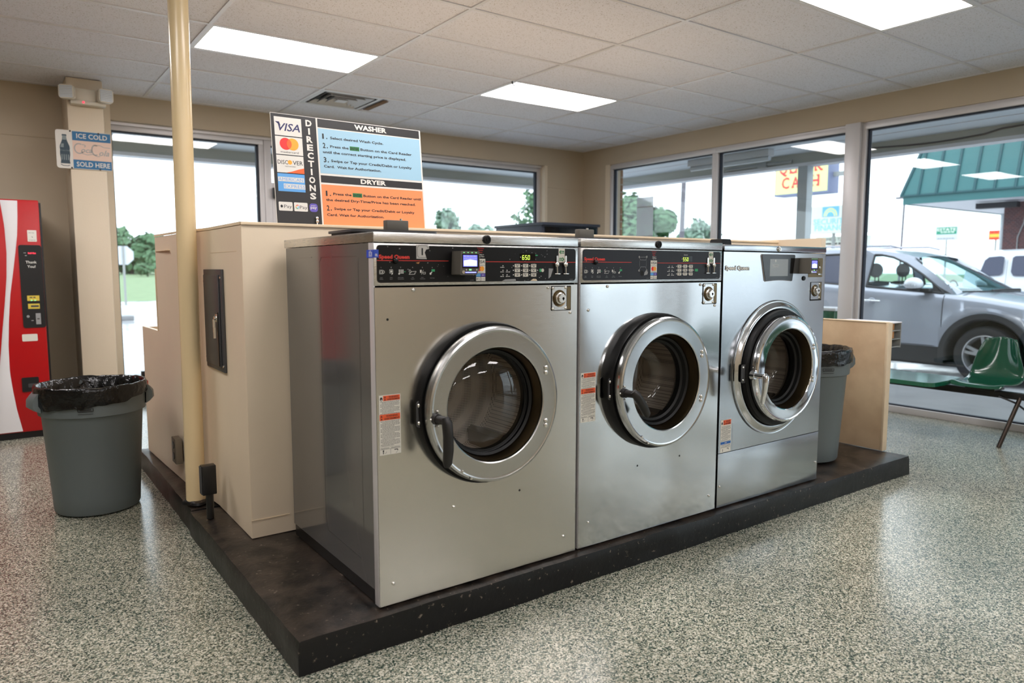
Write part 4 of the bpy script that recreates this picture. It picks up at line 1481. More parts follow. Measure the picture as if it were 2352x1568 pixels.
bt.box(-.0034, -.0024, -.0086, .042, 1.3365, 1.3625)
bt.mat(M['white'])
bt.text('0%', .0035, 1.3415, .0085, (.0, -.0089, 0), X, Z, width=.009, bold=.014)
for k in range(3):
    bt.words(1.340, 1.360, -.004 - k * .009, .004, (-.0037, 0, 0), Z, -Y, k)
bt.build('blue_tag', W1, angle=0)

def reader(t, ox, x0, x1, z0, z1, y0, y1, chop=True):
    rd = MB(M['reader'])
    n_ = [(x0, z0 + .003), (x0 + .003, z0), (x1 - .012, z0), (x1 - .006, z0 + .012), (x1, z0 + .020), (x1, z1 - .003), (x1 - .003, z1), (x0 + .004, z1)]
    rd.prism(n_, (ox, y0, 0), X, Z, y0 - y1)
    rb_ = rd.build('card_reader', t, angle=25)
    yf = y1 - .0004
    o = (ox, yf, 0)
    p = MB(M['glossblack']).rect(x0 + .008, x1 - .004, z1 - .060, z1 - .010, o, X, Z)
    p.mat(M['screen_blue']).rect(x0 + .012, x1 - .010, z1 - .054, z1 - .014, (ox, yf - .0003, 0), X, Z)
    u0, u1, v0 = x0 + .014, x1 - .012, z1 - .052
    p.mat(M['screen_pale']).flat([(u0, v0), (u1, v0), (u1, v0 + .019), ((u0 + u1) / 2, v0 + .023), (u0, v0 + .019)], (ox, yf - .0006, 0), X, Z)
    p.mat(M['white'])
    p.words(u0, u1, z1 - .0195, .0030, (ox, yf - .0006, 0), X, Z, 5)
    p.words(u0, u1, z1 - .0268, .0022, (ox, yf - .0006, 0), X, Z, 8)
    p.words(u0 + .002, u1 - .004, v0 + .003, .0016, (ox, yf - .0009, 0), X, Z, 9)
    p.mat(M['led_green'])
    for k in range(4):
        a = x0 + .013 + k * (x1 - x0 - .026) / 3.3
        p.rect(a, a + .006, z1 - .0065, z1 - .0042, o, X, Z)
    p.rect((x0 + x1) / 2 - .004, (x0 + x1) / 2 + .006, z0 + .0155, z0 + .0205, o, X, Z)
    p.mat(M['glossblack']).rect(x0 + .018, x1 - .012, z0 + .0055, z0 + .0120, o, X, Z)
    p.mat(M['screen_blue']).rect(x0 + .020, x1 - .014, z0 + .0065, z0 + .0110, (ox, yf - .0003, 0), X, Z)
    p.mat(M['screen_pale']).rect(x0 + .022, x1 - .016, z0 + .0078, z0 + .0098, (ox, yf - .0006, 0), X, Z)
    p.mat(M['white']).flat([(x0 + .022, z0 + .018), (x0 + .027, z0 + .015), (x0 + .027, z0 + .021)], o, X, Z)
    p.flat([(x1 - .014, z0 + .021), (x1 - .014, z0 + .015), (x1 - .009, z0 + .018)], o, X, Z)
    sub(p, 'screen', rb_, t, 0)
    b_ = MB(M['bolt']).cyl((ox + x0 + .012, y1, z0 + .010), (ox + x0 + .012, y1 - .003, z0 + .010), .006)
    sub(b_, 'service_lock', rb_, t)
    return rb_
reader(W1, 0.0, .2965, .377, 1.279, 1.362, -.007, -.068)
MB(M['dark']).prism(rrect(.322, .352, 1.266, 1.290, .008), (0, -.0074, 0), X, Z, .0006).build('cable_hole', W1)

# third, newer machine
def washer_new(ox, label):
    w = .8666
    t = thing('washer', label, 'washing machine', (ox, 0, ZP))
    zt, zb = 1.4162, .130
    S = M['steel_new']
    cx, cz = ox + .433, .795
    MB(M['black']).box(ox + .006, ox + w - .006, .014, .86, ZP + .001, .186).build('base', t, angle=0)
    MB(M['grey_side']).box(ox, ox + .004, .012, .86, .182, 1.384).build('side_panel', t, angle=0)
    MB(M['grey_side']).box(ox + w - .004, ox + w, .012, .86, .182, 1.384).build('side_panel', t, angle=0)
    MB(M['dark']).box(ox + .004, ox + w - .004, .85, .86, .182, 1.384).build('back_panel', t, angle=0)
    MB(S).box(ox, ox + w, -.007, .88, 1.386, zt, .003).build('lid', t)
    MB(M['bolt']).lathe([(.0130, -.007), (.0130, -.012), (.0105, -.015), (.006, -.0145), (.0055, -.012), (.0005, -.012)], (ox + .433, 0, 1.3995), 'y', 24).build('lid_lock', t)
    rd_ = .346
    fr = MB(S)
    fr.plate_hole(ox, ox + w, .4025, 1.3825, cx, cz, .340, -.0045, 72)
    fr.box(ox, ox + .001, -.0045, .012, .4025, 1.3825).box(ox + w - .001, ox + w, -.0045, .012, .4025, 1.3825).box(ox, ox + w, -.0045, .012, 1.3815, 1.3825)
    fr.build('front_panel', t, angle=0)
    MB(S).box(ox, ox + w, -.0045, .012, zb, .3990, .001).build('lower_panel', t)
    MB(M['greyprint']).box(ox + .1045, ox + .1053, -.0049, -.0040, .4030, .545).build('seam', t, angle=0)
    MB(M['steel_ring2']).lathe([(.3405, -.004), (.3465, -.0095), (.3455, -.0115), (.339, -.0095), (.332, -.0120), (.322, -.022), (.311, -.028), (.303, -.026), (.2995, -.018), (.299, .01)], (cx, 0, cz), 'y', 96).build('dish_ring', t, angle=50)
    ring = door_parts(t, cx, cz, .272, .203, -.095, .2985, 'chrome', .165, -.030)
    for z in (.905, .887, .735, .717):
        screw(t, cx + .208, z, -.095, .008, 'hinge_bolt')
    hx, hz = ox + .130, .790
    hd = MB(M['chrome'])
    hd.cyl((hx - .004, -.092, hz), (hx - .004, -.112, hz), .022, .018, 20)
    hd.cyl((hx - .004, -.110, hz), (hx, -.165, hz), .0125, .0120, 18)
    hd.tube([(hx, -.160, hz + .012), (hx, -.167, hz + .002), (hx + .002, -.166, hz - .035), (hx + .001, -.160, hz - .085), (hx - .001, -.154, hz - .128), (hx - .001, -.153, hz - .134)], [.010, .0165, .0145, .0125, .0105, .006], 14)
    hd.build('handle', t, angle=50)
    lp_ = MB(M['breaker']).prism(rrect(.110, .150, .745, .835, .010), (ox, -.040, 0), X, Z, .004).build('latch_plate', t)
    for z in (.76, .822):
        screw(t, ox + .122, z, -.044, .006)
    # raised name
    o = (ox, -.0056, 0)
    nm = MB(M['text_black'])
    nm.text('Speed Queen', .0105, 1.2955, .0185, o, X, Z, width=.188, bold=.085)
    nm.mat(M['white']).text('Speed Queen', .0130, 1.2960, .0180, (ox, -.0062, 0), X, Z, width=.183, bold=.04)
    nm.build('name_lettering', t, angle=0)
    # touch display
    zz = lambda u: 1.237 + .0065 * (1 - ((u - .4385) / .11) ** 2)
    poly = [(.330, 1.2385)] + [(u, zz(u)) for u in (.36, .40, .4385, .48, .52)] + [(.549, 1.2375), (.5540, 1.242), (.5735, 1.366), (.5690, 1.3725), (.297, 1.3725), (.2920, 1.366), (.3240, 1.242)]
    ds = MB(M['glossblack']).prism(poly, (ox, -.0045, 0), X, Z, .006).build('display', t, angle=0)
    sc = MB(M['screen_grey']).rect(.3576, .5117, 1.2635, 1.3496, (ox, -.0109, 0), X, Z)
    sc.mat(M['white']).text('Start Machine', .377, 1.3180, .0042, (ox, -.0112, 0), X, Z, width=.056, bold=.01)
    sc.text('or Download', .381, 1.3090, .0042, (ox, -.0112, 0), X, Z, width=.048, bold=.01)
    sc.disc(.404, 1.340, .0035, (ox, -.0112, 0), X, Z, 12, .008)
    sub(sc, 'screen', ds, t, 0)
    MB(M['alu']).prism([(u * 1.0 + (u - .433) * .012, v + (.0016 if v > 1.3 else -.0022)) for u, v in poly], (ox, -.0044, 0), X, Z, .003).build('display_trim', t, angle=0)
    # reader with its recess plate
    MB(M['brass']).prism(rrect(.706, .838, 1.256, 1.358, .003, 2), (ox, -.0042, 0), X, Z, .0014).build('coin_recess', t, angle=0)
    sl = MB(M['dark']).rect(.803, .807, 1.285, 1.340, (ox, -.0061, 0), X, Z)
    sl.mat(M['bolt']).box(ox + .79, ox + .826, -.012, -.0058, 1.268, 1.274, .001)
    sl.sphere((ox + .804, -.009, 1.306), .007, 12, 8)
    sl.build('coin_slot', t)
    reader(t, ox, .618, .690, 1.275, 1.357, -.005, -.070)
    MB(M['rubber']).cyl((ox + .664, -.0045, 1.2505), (ox + .664, -.010, 1.2505), .0125, .011).build('plug', t)
    MB(M['dark']).prism(rrect(.729, .837, 1.130, 1.2300, .003, 2), (ox, -.0042, 0), X, Z, .0012).build('lock_recess', t, angle=0)
    lpz = MB(S).prism(rrect(.733, .806, 1.137, 1.2275, .002, 2), (ox, -.0054, 0), X, Z, .0020).build('lock_plate', t, angle=0)
    sub(MB(M['brass']).box(ox + .808, ox + .833, -.0068, -.0054, 1.137, 1.2275), 'slot_lip', lpz, t, 0)
    MB(M['brass']).lathe([(.032, -.0073), (.031, -.010), (.026, -.008), (.024, -.012)], (ox + .770, 0, 1.184), 'y', 32).build('lock_dish', t)
    lc = MB(M['bolt']).lathe([(.024, -.010), (.0225, -.014), (.0185, -.0155), (.018, -.026), (.016, -.028), (.0005, -.028)], (ox + .772, 0, 1.184), 'y', 32).build('lock_cylinder', t)
    sub(MB(M['dark']).disc(.775, 1.184, .006, (ox, -.0284, 0), X, Z, 14), 'keyhole', lc, t, 0)
    for z in (1.146, 1.2195):
        screw(t, ox + .811, z, -.0072, .0065)
    for x in (.018, .848):
        screw(t, ox + x, .235 if x < .5 else .228, -.0055, .007)
    warning_label(t, ox, .015, .094, .404, .566, -.0050, 1)
    return t
W3 = washer_new(1.8025, 'farthest washer, stainless with chrome door ring and black touch display')

# dispenser lids standing on the tops
def dispenser(x, y, z, label):
    t = thing('soap_dispenser_lid', label, 'dispenser', (x, y, z), 'dispenser lids on the washers')
    MB(M['rubber']).prism([(a * .165, b * .13) for a, b in rrect(-1, 1, -1, 1, .35)], (x, y, z), X, Y, .012).build('base', t)
    lid = MB(M['breaker'])
    lid.prism([(a * .178, b * .14) for a, b in rrect(-1, 1, -1, 1, .3)], (x + .006, y, z + .012), X, Y, .009)
    lid.build('lid', t)
    MB(M['reader']).box(x + .015, x + .108, y - .02, y + .015, z + .021, z + .066, .004).build('grip_block', t)
    MB(M['bolt']).cyl((x + .09, y + .01, z + .064), (x + .09, y + .01, z + .074), .005).build('pin', t)
    return t
dispenser(.205, .36, 1.4217, 'dark soap dispenser lid with an upright grey tab on the nearest washer')
dispenser(1.235, .42, 1.4217, 'dark soap dispenser lid with an upright grey tab over the joint of two washers')
kb = MB(M['rubber']).prism([(-.040, 0), (.040, 0), (.034, .022), (.028, .028), (-.028, .028), (-.034, .022)], (1.89, .12, 1.4165), X, Z, .07)
tag(kb.build('rubber_stop', None, (1.86, .2, 1.4165)), 'small black rubber block on the front corner of the farthest washer top', 'rubber block')

# ------------------------------------------------------------------ directions board
sw, sh_ = .7376, .485
so_ = Vector((.0005, .966, ZW))
tl_ = math.radians(6)
su, sv = Vector((1, 0, 0)), Vector((0, math.sin(tl_), math.cos(tl_)))
sn = su.cross(sv).normalized()          # towards the viewer
bd = thing('directions_sign', 'large black, blue and orange washer and dryer directions board on the half wall', 'sign', tuple(so_))
MB(M['sign_white']).prism([(0, 0), (sw, 0), (sw, sh_), (0, sh_)], tuple(so_ - sn * .004), su, sv, .004).build('board', bd, angle=0)
def lay(k):
    return tuple(so_ + sn * (.0004 + .0004 * k))
pn = MB(M['sign_black'])
pn.rect(0.0015, .277 * sw, .001, sh_ - .002, lay(0), su, sv)
pn.rect(.287 * sw, .990 * sw, .4435, .482, lay(0), su, sv)
pn.rect(.287 * sw, .990 * sw, .1940, .2265, lay(0), su, sv)
pn.mat(M['sign_blue']).rect(.287 * sw, .990 * sw, .2360, .4390, lay(0), su, sv)
pn.mat(M['sign_orange']).rect(.287 * sw, .990 * sw, .0, .1855, lay(0), su, sv)
pn.build('colour_panels', bd, angle=0)
cd = MB(M['sign_white'])
for (v0, v1) in ((.3885, .4695), (.3055, .3840), (.2255, .3015)):
    cd.mat(M['sign_white']).rect(.0205 * sw, .1850 * sw, v0, v1, lay(1), su, sv)
cd.mat(M['amex']).rect(.0205 * sw, .1850 * sw, .1430, .2215, lay(1), su, sv)
cm = .1027 * sw
cd.mat(M['navy']).text('VISA', cm + .004, .410, .0330, lay(2), su, sv, width=.098, bold=.016, align='c', shear=.25)
cd.flat([(.0250 * sw, .4480), (.050 * sw, .4480), (.058 * sw, .430)], lay(2), su, sv)
cd.mat(M['mc_red']).disc(cm - .0155, .3525, .0265, lay(2), su, sv, 32)
cd.mat(M['mc_yel']).disc(cm + .0155, .3525, .0265, lay(3), su, sv, 32)
th0 = math.acos(.0155 / .0265)
arc = [(cm - .0155 + .0265 * math.cos(a), .3525 + .0265 * math.sin(a)) for a in [(-th0 + 2 * th0 * k / 10) for k in range(11)]]
arc += [(cm + .0155 - .0265 * math.cos(a), .3525 + .0265 * math.sin(a)) for a in [(th0 - 2 * th0 * k / 10) for k in range(1, 10)]]
cd.mat(M['mc_mid']).flat(arc, lay(4), su, sv)
cd.mat(M['text_black']).text('mastercard', cm, .3125, .0090, lay(2), su, sv, width=.080, align='c')
cd.text('DISC', .0265 * sw, .2625, .0180, lay(2), su, sv, width=.046, bold=.005)
cd.text('VER', .1180 * sw, .2625, .0180, lay(2), su, sv, width=.045, bold=.005)
cd.mat(M['mc_yel']).disc(.1005 * sw, .2720, .0098, lay(2), su, sv, 20)
cd.mat(M['text_grey']).text('NETWORK', cm, .2510, .0050, lay(2), su, sv, width=.048, align='c')
cd.mat(M['mc_mid']).flat([(.075 * sw, .2256), (.1850 * sw, .2256), (.1850 * sw, .2500), (.150 * sw, .2430), (.11 * sw, .2320)], lay(2), su, sv)
cd.mat(M['sign_white']).rect(.0225 * sw, .1800 * sw, .1865, .2060, lay(2), su, sv)
cd.rect(.0540 * sw, .1850 * sw, .1555, .1770, lay(2), su, sv)
cd.mat(M['amex']).text('AMERICAN', .0245 * sw, .1895, .0140, lay(3), su, sv, width=.110, bold=-.005)
cd.text('EXPRESS', .0580 * sw, .1590, .0145, lay(3), su, sv, width=.092, bold=-.005)
for u0, u1 in ((.0165, .0995), (.1085, .1920)):
    cd.mat(M['sign_white']).flat(rrect(u0 * sw, u1 * sw, .0575, .0965, .004, 3), lay(1), su, sv)
cd.mat(M['text_black']).disc(.0335 * sw, .0770, .0055, lay(2), su, sv, 14, .0062)
cd.flat([(.0335 * sw, .0835), (.0365 * sw, .0875), (.0345 * sw, .0840)], lay(2), su, sv)
cd.mat(M['text_grey']).text('Pay', .0480 * sw, .0700, .0145, lay(2), su, sv, width=.034)
ga = [(.1285 * sw + .0070 * math.cos(a), .0770 + .0078 * math.sin(a)) for a in [math.radians(40 + 32 * k) for k in range(11)]]
for k, mm in enumerate(('mc_red', 'mc_red', 'mc_red', 'mc_yel', 'mc_yel', 'green', 'green', 'green', 'sky_blue', 'sky_blue')):
    cd.mat(M[mm]).line(ga[k:k + 2], .0032, lay(2), su, sv)
cd.mat(M['sky_blue']).line([(.1285 * sw, .0770), (.1285 * sw + .0075, .0770)], .003, lay(2), su, sv)
cd.mat(M['text_grey']).text('Pay', .1430 * sw, .0690, .0145, lay(2), su, sv, width=.034)
cd.mat(M['purple']).flat(rrect(.2035 * sw, .2545 * sw, .0580, .0955, .012, 4), lay(1), su, sv)
cd.mat(M['sign_white']).text('pay', .2290 * sw, .0720, .0125, lay(2), su, sv, width=.029, bold=.014, align='c')
cd.mat(M['sign_white']).words(.213 * sw, .245 * sw, .0845, .0022, lay(2), su, sv, 3)
cd.build('card_logos', bd, angle=0)
lt = MB(M['sign_white'])
for k, ch in enumerate('DIRECTIONS'):
    lt.text(ch, .2310 * sw, .4425 - k * .0363, .0265, lay(1), su, sv, width=(.008 if ch == 'I' else .0285), bold=.04, align='c')
lt.build('heading_letters', bd, angle=0)
lt = MB(M['sign_white'])
lt.text('WASHER', .640 * sw, .4530, .0215, lay(1), su, sv, width=.165, bold=.04, align='c')
lt.build('heading_letters', bd, angle=0)
lt = MB(M['sign_white'])
lt.text('DRYER', .637 * sw, .2010, .0200, lay(1), su, sv, width=.130, bold=.04, align='c')
lt.build('heading_letters', bd, angle=0)
tx = None
def num(t_, v):
    global tx
    tx = MB(M['text_black'])
    tx.mat(M['text_black']).text(t_, .3125 * sw, v, .0230, lay(1), su, sv, width=(.0075 if t_ == '1' else .013), bold=.02)
    tx.rect(.3380 * sw, .3445 * sw, v, v + .0050, lay(1), su, sv)
    tx.build('step_number', bd, angle=0)
def row(parts_, v, u):
    """parts: (text, width); width fits the string; ENTER sits on a green key."""
    global tx
    tx = MB(M['text_black'])
    for t_, w_ in parts_:
        if t_ == 'ENTER':
            tx.mat(M['dkgreen']).rect(u * sw, (u + w_) * sw, v - .0042, v + .0150, lay(1), su, sv)
            tx.mat(M['text_black']).text('ENTER', (u + .005) * sw, v - .0005, .0110, lay(2), su, sv, width=(w_ - .010) * sw, bold=.016)
        else:
            tx.mat(M['text_black']).text(t_, u * sw, v, .0110, lay(1), su, sv, width=w_ * sw, bold=.026)
        u += w_ + .008
    tx.build('text_line', bd, angle=0)
num('1', .3935)
row([('Select desired Wash Cycle.', .360)], .3950, .3630)
num('2', .3515)
row([('Press the', .121), ('ENTER', .064), ('Button on the Card Reader', .365)], .3560, .3600)
row([('until the correct starting price is displayed.', .570)], .3285, .3115)
num('3', .2870)
row([('Swipe or Tap your Credit/Debit or Loyalty', .560)], .2905, .3600)
row([('Card.  Wait for Authorization.', .385)], .2635, .3115)
num('1', .1345)
row([('Press the', .121), ('ENTER', .064), ('Button on the Card Reader until', .412)], .1395, .3600)
row([('the desired Dry-Time/Price has been reached.', .620)], .1115, .3115)
num('2', .0680)
row([('Swipe or Tap your Credit/Debit or Loyalty', .560)], .0720, .3600)
row([('Card. Wait for Authorization.', .385)], .0435, .3115)
hg = MB(M['bolt']).cyl(tuple(so_ + su * (.243 * sw) + sv * .001 + sn * .004), tuple(so_ + su * (.243 * sw) + sv * .034 + sn * .004), .0045)
hg.sphere(tuple(so_ + su * (.243 * sw) + sv * .030 + sn * .006), .008, 12, 8)
hg.sphere(tuple(so_ + su * (.243 * sw) + sv * .016 + sn * .006), .008, 12, 8)
hg.build('mounting_bolt', bd)

# ------------------------------------------------------------------ emergency light and drink sign on the pilaster
yc = 4.88
el = thing('emergency_light', 'twin-head emergency light near the top of the cream column', 'emergency light', (-.30, yc, 2.70))
MB(M['emergency']).box(-.385, -.225, yc - .07, yc - .0005, 2.655, 2.775, .012).build('housing', el)
MB(M['emergency']).box(-.41, -.155, yc - .085, yc - .0005, 2.645, 2.675, .006).build('bottom_tray', el)
for sx, a in ((-.425, 20), (-.165, -10)):
    hdm = MB(M['emergency']).prism(rrect(-.055, .055, -.055, .055, .022), (sx, yc - .085, 2.725), Vector((math.cos(math.radians(a)), math.sin(math.radians(-a)), 0)), Z, .05)
    h_ = hdm.build('lamp_head', el)
    uu = Vector((math.cos(math.radians(a)), math.sin(math.radians(-a)), 0))
    nn = uu.cross(Z)
    ln = MB(M['lens'])
    for k in range(7):
        ln.prism([(-.046, -.046 + k * .0135), (.046, -.046 + k * .0135), (.046, -.036 + k * .0135), (-.046, -.036 + k * .0135)], tuple(Vector((sx, yc - .085, 2.725)) + nn * .05), uu, Z, .005)
    sub(ln, 'lens', h_, el)
MB(M['led_red']).sphere((-.318, yc - .088, 2.662), .008, 10, 8).build('indicator', el)

dsn = thing('drink_sign', 'faded blue and pink ice cold drink sign with a bottle on the cream column', 'sign', (-.32, yc, 2.28))
o0 = (-.32, yc - .004, 2.28)
x0, x1, z0, z1 = -.205, .195, -.152, .158
MB(M['sign_white']).prism(rrect(x0, x1, z0, z1, .02), o0, X, Z, .006).build('plate', dsn, angle=0)
dp = MB(M['teal_sign'])
o = (-.32, yc - .0105, 2.28)
xm = x0 + .118
dp.rect(xm, x1 - .002, z1 - .078, z1 - .004, o, X, Z)
dp.rect(xm, x1 - .002, z0 + .004, z0 + .076, o, X, Z)
dp.mat(M['pink_sign']).rect(xm, x1 - .002, z0 + .076, z1 - .078, o, X, Z)
dp.mat(M['sign_white'])
o2 = (-.32, yc - .0108, 2.28)
dp.text('ICE COLD', (xm + x1) / 2 + .002, z1 - .058, .038, o2, X, Z, width=.225, bold=.014, align='c')
dp.text('SOLD HERE', (xm + x1) / 2 + .004, z0 + .022, .038, o2, X, Z, width=.245, bold=.014, align='c')
dp.mat(M['sign_grey'])
xc = xm + .012
zc = .004
dp.text('oca', xc + .048, zc - .018, .042, o2, X, Z, width=.080, bold=.02, shear=.35)
dp.text('ola', xc + .178, zc - .034, .046, o2, X, Z, width=.076, bold=.02, shear=.35)
def swash(pts, w0=.006):
    dp.line(pts, w0, o2, X, Z)
swash([(xc + .062 + .018 * math.cos(math.radians(a)), zc + .036 + .010 * math.sin(math.radians(a))) for a in range(-60, 140, 25)])
swash([(xc + .034 + .034 * math.cos(math.radians(a)), zc + .012 + .040 * math.sin(math.radians(a))) for a in range(60, 325, 20)], .009)
swash([(xc + .055, zc - .026), (xc + .090, zc - .036), (xc + .130, zc - .028), (xc + .165, zc - .044), (xc + .185, zc - .040)], .005)
swash([(xc + .152 + .026 * math.cos(math.radians(a)), zc + .008 + .042 * math.sin(math.radians(a))) for a in range(60, 320, 20)], .009)
swash([(xc + .145, zc + .046), (xc + .185, zc + .050), (xc + .215, zc + .036), (xc + .262, zc + .034)], .005)
# bottle
bx_ = x0 + .062
half = [(.015, .122), (.017, .112), (.014, .106), (.0145, .095), (.017, .075), (.026, .050), (.034, .030), (.036, .010), (.034, -.004), (.036, -.022), (.036, -.040), (.032, -.070), (.031, -.090), (.034, -.108), (.033, -.114)]
dp.mat(M['bottle']).flat([(bx_ - a, b) for a, b in half] + [(bx_ + a, b) for a, b in reversed(half)], o2, X, Z)
o3 = (-.32, yc - .0111, 2.28)
dp.mat(M['bottle_lt'])
dp.rect(bx_ - .013, bx_ + .013, .078, .112, o3, X, Z)
dp.flat([(bx_ - .024, .046), (bx_ - .006, .046), (bx_ - .008, .016), (bx_ - .030, .016)], o3, X, Z)
for k in range(4):
    dp.rect(bx_ - .026 + k * .015, bx_ - .020 + k * .015, -.085, -.040, o3, X, Z)
dp.text('Coca-Cola', bx_, -.012, .010, o3, X, Z, width=.060, align='c', shear=.3)
dp.mat(M['bottle']).line([(bx_ - .034, -.122), (bx_ - .015, -.132), (bx_ + .015, -.132), (bx_ + .030, -.126)], .005, o2, X, Z)
dp.build('printed_face', dsn, angle=0)
for x_, z_ in ((-.10, .152), (-.10, -.146), (.105, .150), (.105, -.146)):
    MB(M['black']).cyl((-.32 + x_, yc - .0105, 2.28 + z_), (-.32 + x_, yc - .014, 2.28 + z_), .007).build('nail', dsn)

# ------------------------------------------------------------------ red vending machine
vx, vy = -.70, 4.40
vm = thing('vending_machine', 'tall red vending machine with a white ribbon by the column', 'vending machine', (vx - .5, vy, 0))
MB(M['vend_black']).box(vx - 1.05, vx + .022, vy + .06, vy + .86, .0, 1.805, .006).build('cabinet', vm)
MB(M['vend_black']).box(vx - 1.04, vx + .0, vy + .03, vy + .10, .0, .052).build('toe_kick', vm, angle=0)
dr = MB(M['vend_red']).box(vx - 1.045, vx + .006, vy, vy + .062, .052, 1.818, .012).build('door', vm)
Lp = [(-.2357, 1.8104), (-.2303, 1.7604), (-.2176, 1.6157), (-.2148, 1.4251), (-.2257, 1.2331), (-.2473, 1.0404), (-.272, .8475), (-.3027, .5895), (-.345, .30), (-.375, .062)]
Rp = [(-.1269, 1.8104), (-.1323, 1.6825), (-.1416, 1.5544), (-.1595, 1.4259), (-.1849, 1.2586), (-.2097, 1.1041), (-.2292, .9104), (-.2423, .7158), (-.2449, .5194), (-.2341, .3865), (-.2162, .2253), (-.1875, .062)]
def interp(pts, z):
    pts = sorted(pts, key=lambda p: p[1])
    if z <= pts[0][1]: return pts[0][0]
    for (a, b), (c, d) in zip(pts, pts[1:]):
        if b <= z <= d:
            return a + (c - a) * (z - b) / (d - b)
    return pts[-1][0]
wr_ = MB(M['vend_white'])
zs_ = [.062 + (1.808 - .062) * k / 40 for k in range(41)]
vs = []
for z in zs_:
    l_, r_ = interp(Lp, z), interp(Rp, z)
    for x_, yy in ((l_, -.0005), (l_ + .008, -.006), (r_ - .008, -.006), (r_, -.0005)):
        vs.append((vx + x_, vy + yy, z))
fs = []
for k in range(40):
    for j in range(3):
        a = k * 4 + j
        fs.append((a, a + 1, a + 5, a + 4))
wr_.add(vs, fs)
wr_.build('white_ribbon', vm, angle=60)
pk = MB(M['vend_black']).prism(rrect(-.141, .0045, .853, 1.480, .016), (vx, vy - .0005, 0), X, Z, .004).build('control_panel', vm, angle=0)
p = MB(M['led_red'])
o = (vx, vy - .0050, 0)
p.text('Sold Out', -.082, 1.4135, .012, o, X, Z, width=.050, bold=.014)
sub(p, 'led_text', pk, vm, 0)
p = MB(M['white'])
p.mat(M['white']).text('Thank', -.0655, 1.342, .019, o, X, Z, width=.070, bold=.01, align='c')
p.text('You!', -.0655, 1.309, .019, o, X, Z, width=.052, bold=.01, align='c')
p.mat(M['greyprint']).rect(-.102, -.090, 1.397, 1.404, o, X, Z)
p.words(-.110, -.094, 1.418, .005, o, X, Z, 2)
sub(p, 'panel_lettering', pk, vm, 0)
p = MB(M['yellow'])
p.rect(-.1055, -.0275, 1.058, 1.098, o, X, Z)
p.rect(-.1035, -.0286, .9974, 1.0365, o, X, Z)
p.mat(M['led_green']).flat([(-.083, 1.056), (-.068, 1.062), (-.083, 1.068)], (vx, vy - .0053, 0), X, Z)
p.flat([(-.060, 1.056), (-.045, 1.062), (-.060, 1.068)], (vx, vy - .0053, 0), X, Z)
p.mat(M['text_grey']).words(-.09, -.04, 1.080, .008, (vx, vy - .0053, 0), X, Z, 4)
p.words(-.085, -.035, 1.010, .014, (vx, vy - .0053, 0), X, Z, 6)
sub(p, 'price_sticker', pk, vm, 0)
p = MB(M['greyprint'])
p.rect(-.0581, -.0262, .8781, .9627, o, X, Z)
p.disc(-.107, .940, .010, o, X, Z, 12)
p.words(-.088, -.070, .905, .006, o, X, Z, 7)
p.mat(M['text_grey']).rect(-.050, -.034, .915, .925, (vx, vy - .0053, 0), X, Z)
sub(p, 'coin_slot', pk, vm, 0)
s1 = MB(M['label']).prism(rrect(-.0782, -.0197, 1.5059, 1.5922, .004, 2), (vx, vy - .0005, 0), X, Z, .001)
s1.mat(M['greyprint']).words(-.070, -.028, 1.515, .004, (vx, vy - .0018, 0), X, Z, 1)
s1.words(-.070, -.035, 1.570, .004, (vx, vy - .0018, 0), X, Z, 2)
s1.mat(M['text_grey']).flat([(-.056, 1.545), (-.045, 1.535), (-.044, 1.541)], (vx, vy - .0018, 0), X, Z)
s1.build('sticker', vm, angle=0)
MB(M['label']).prism(rrect(-.154, -.055, .7507, .8050, .006, 2), (vx, vy - .0005, 0), X, Z, .001).build('sticker', vm, angle=0)
cr_ = MB(M['vend_black']).prism(rrect(-.175, -.0653, .3633, .4738, .008), (vx, vy - .0005, 0), X, Z, .006).build('coin_return', vm)
sub(MB(M['breaker']).prism(rrect(-.135, -.085, .395, .425, .006), (vx, vy - .0065, 0), X, Z, .004), 'flap', cr_, vm)

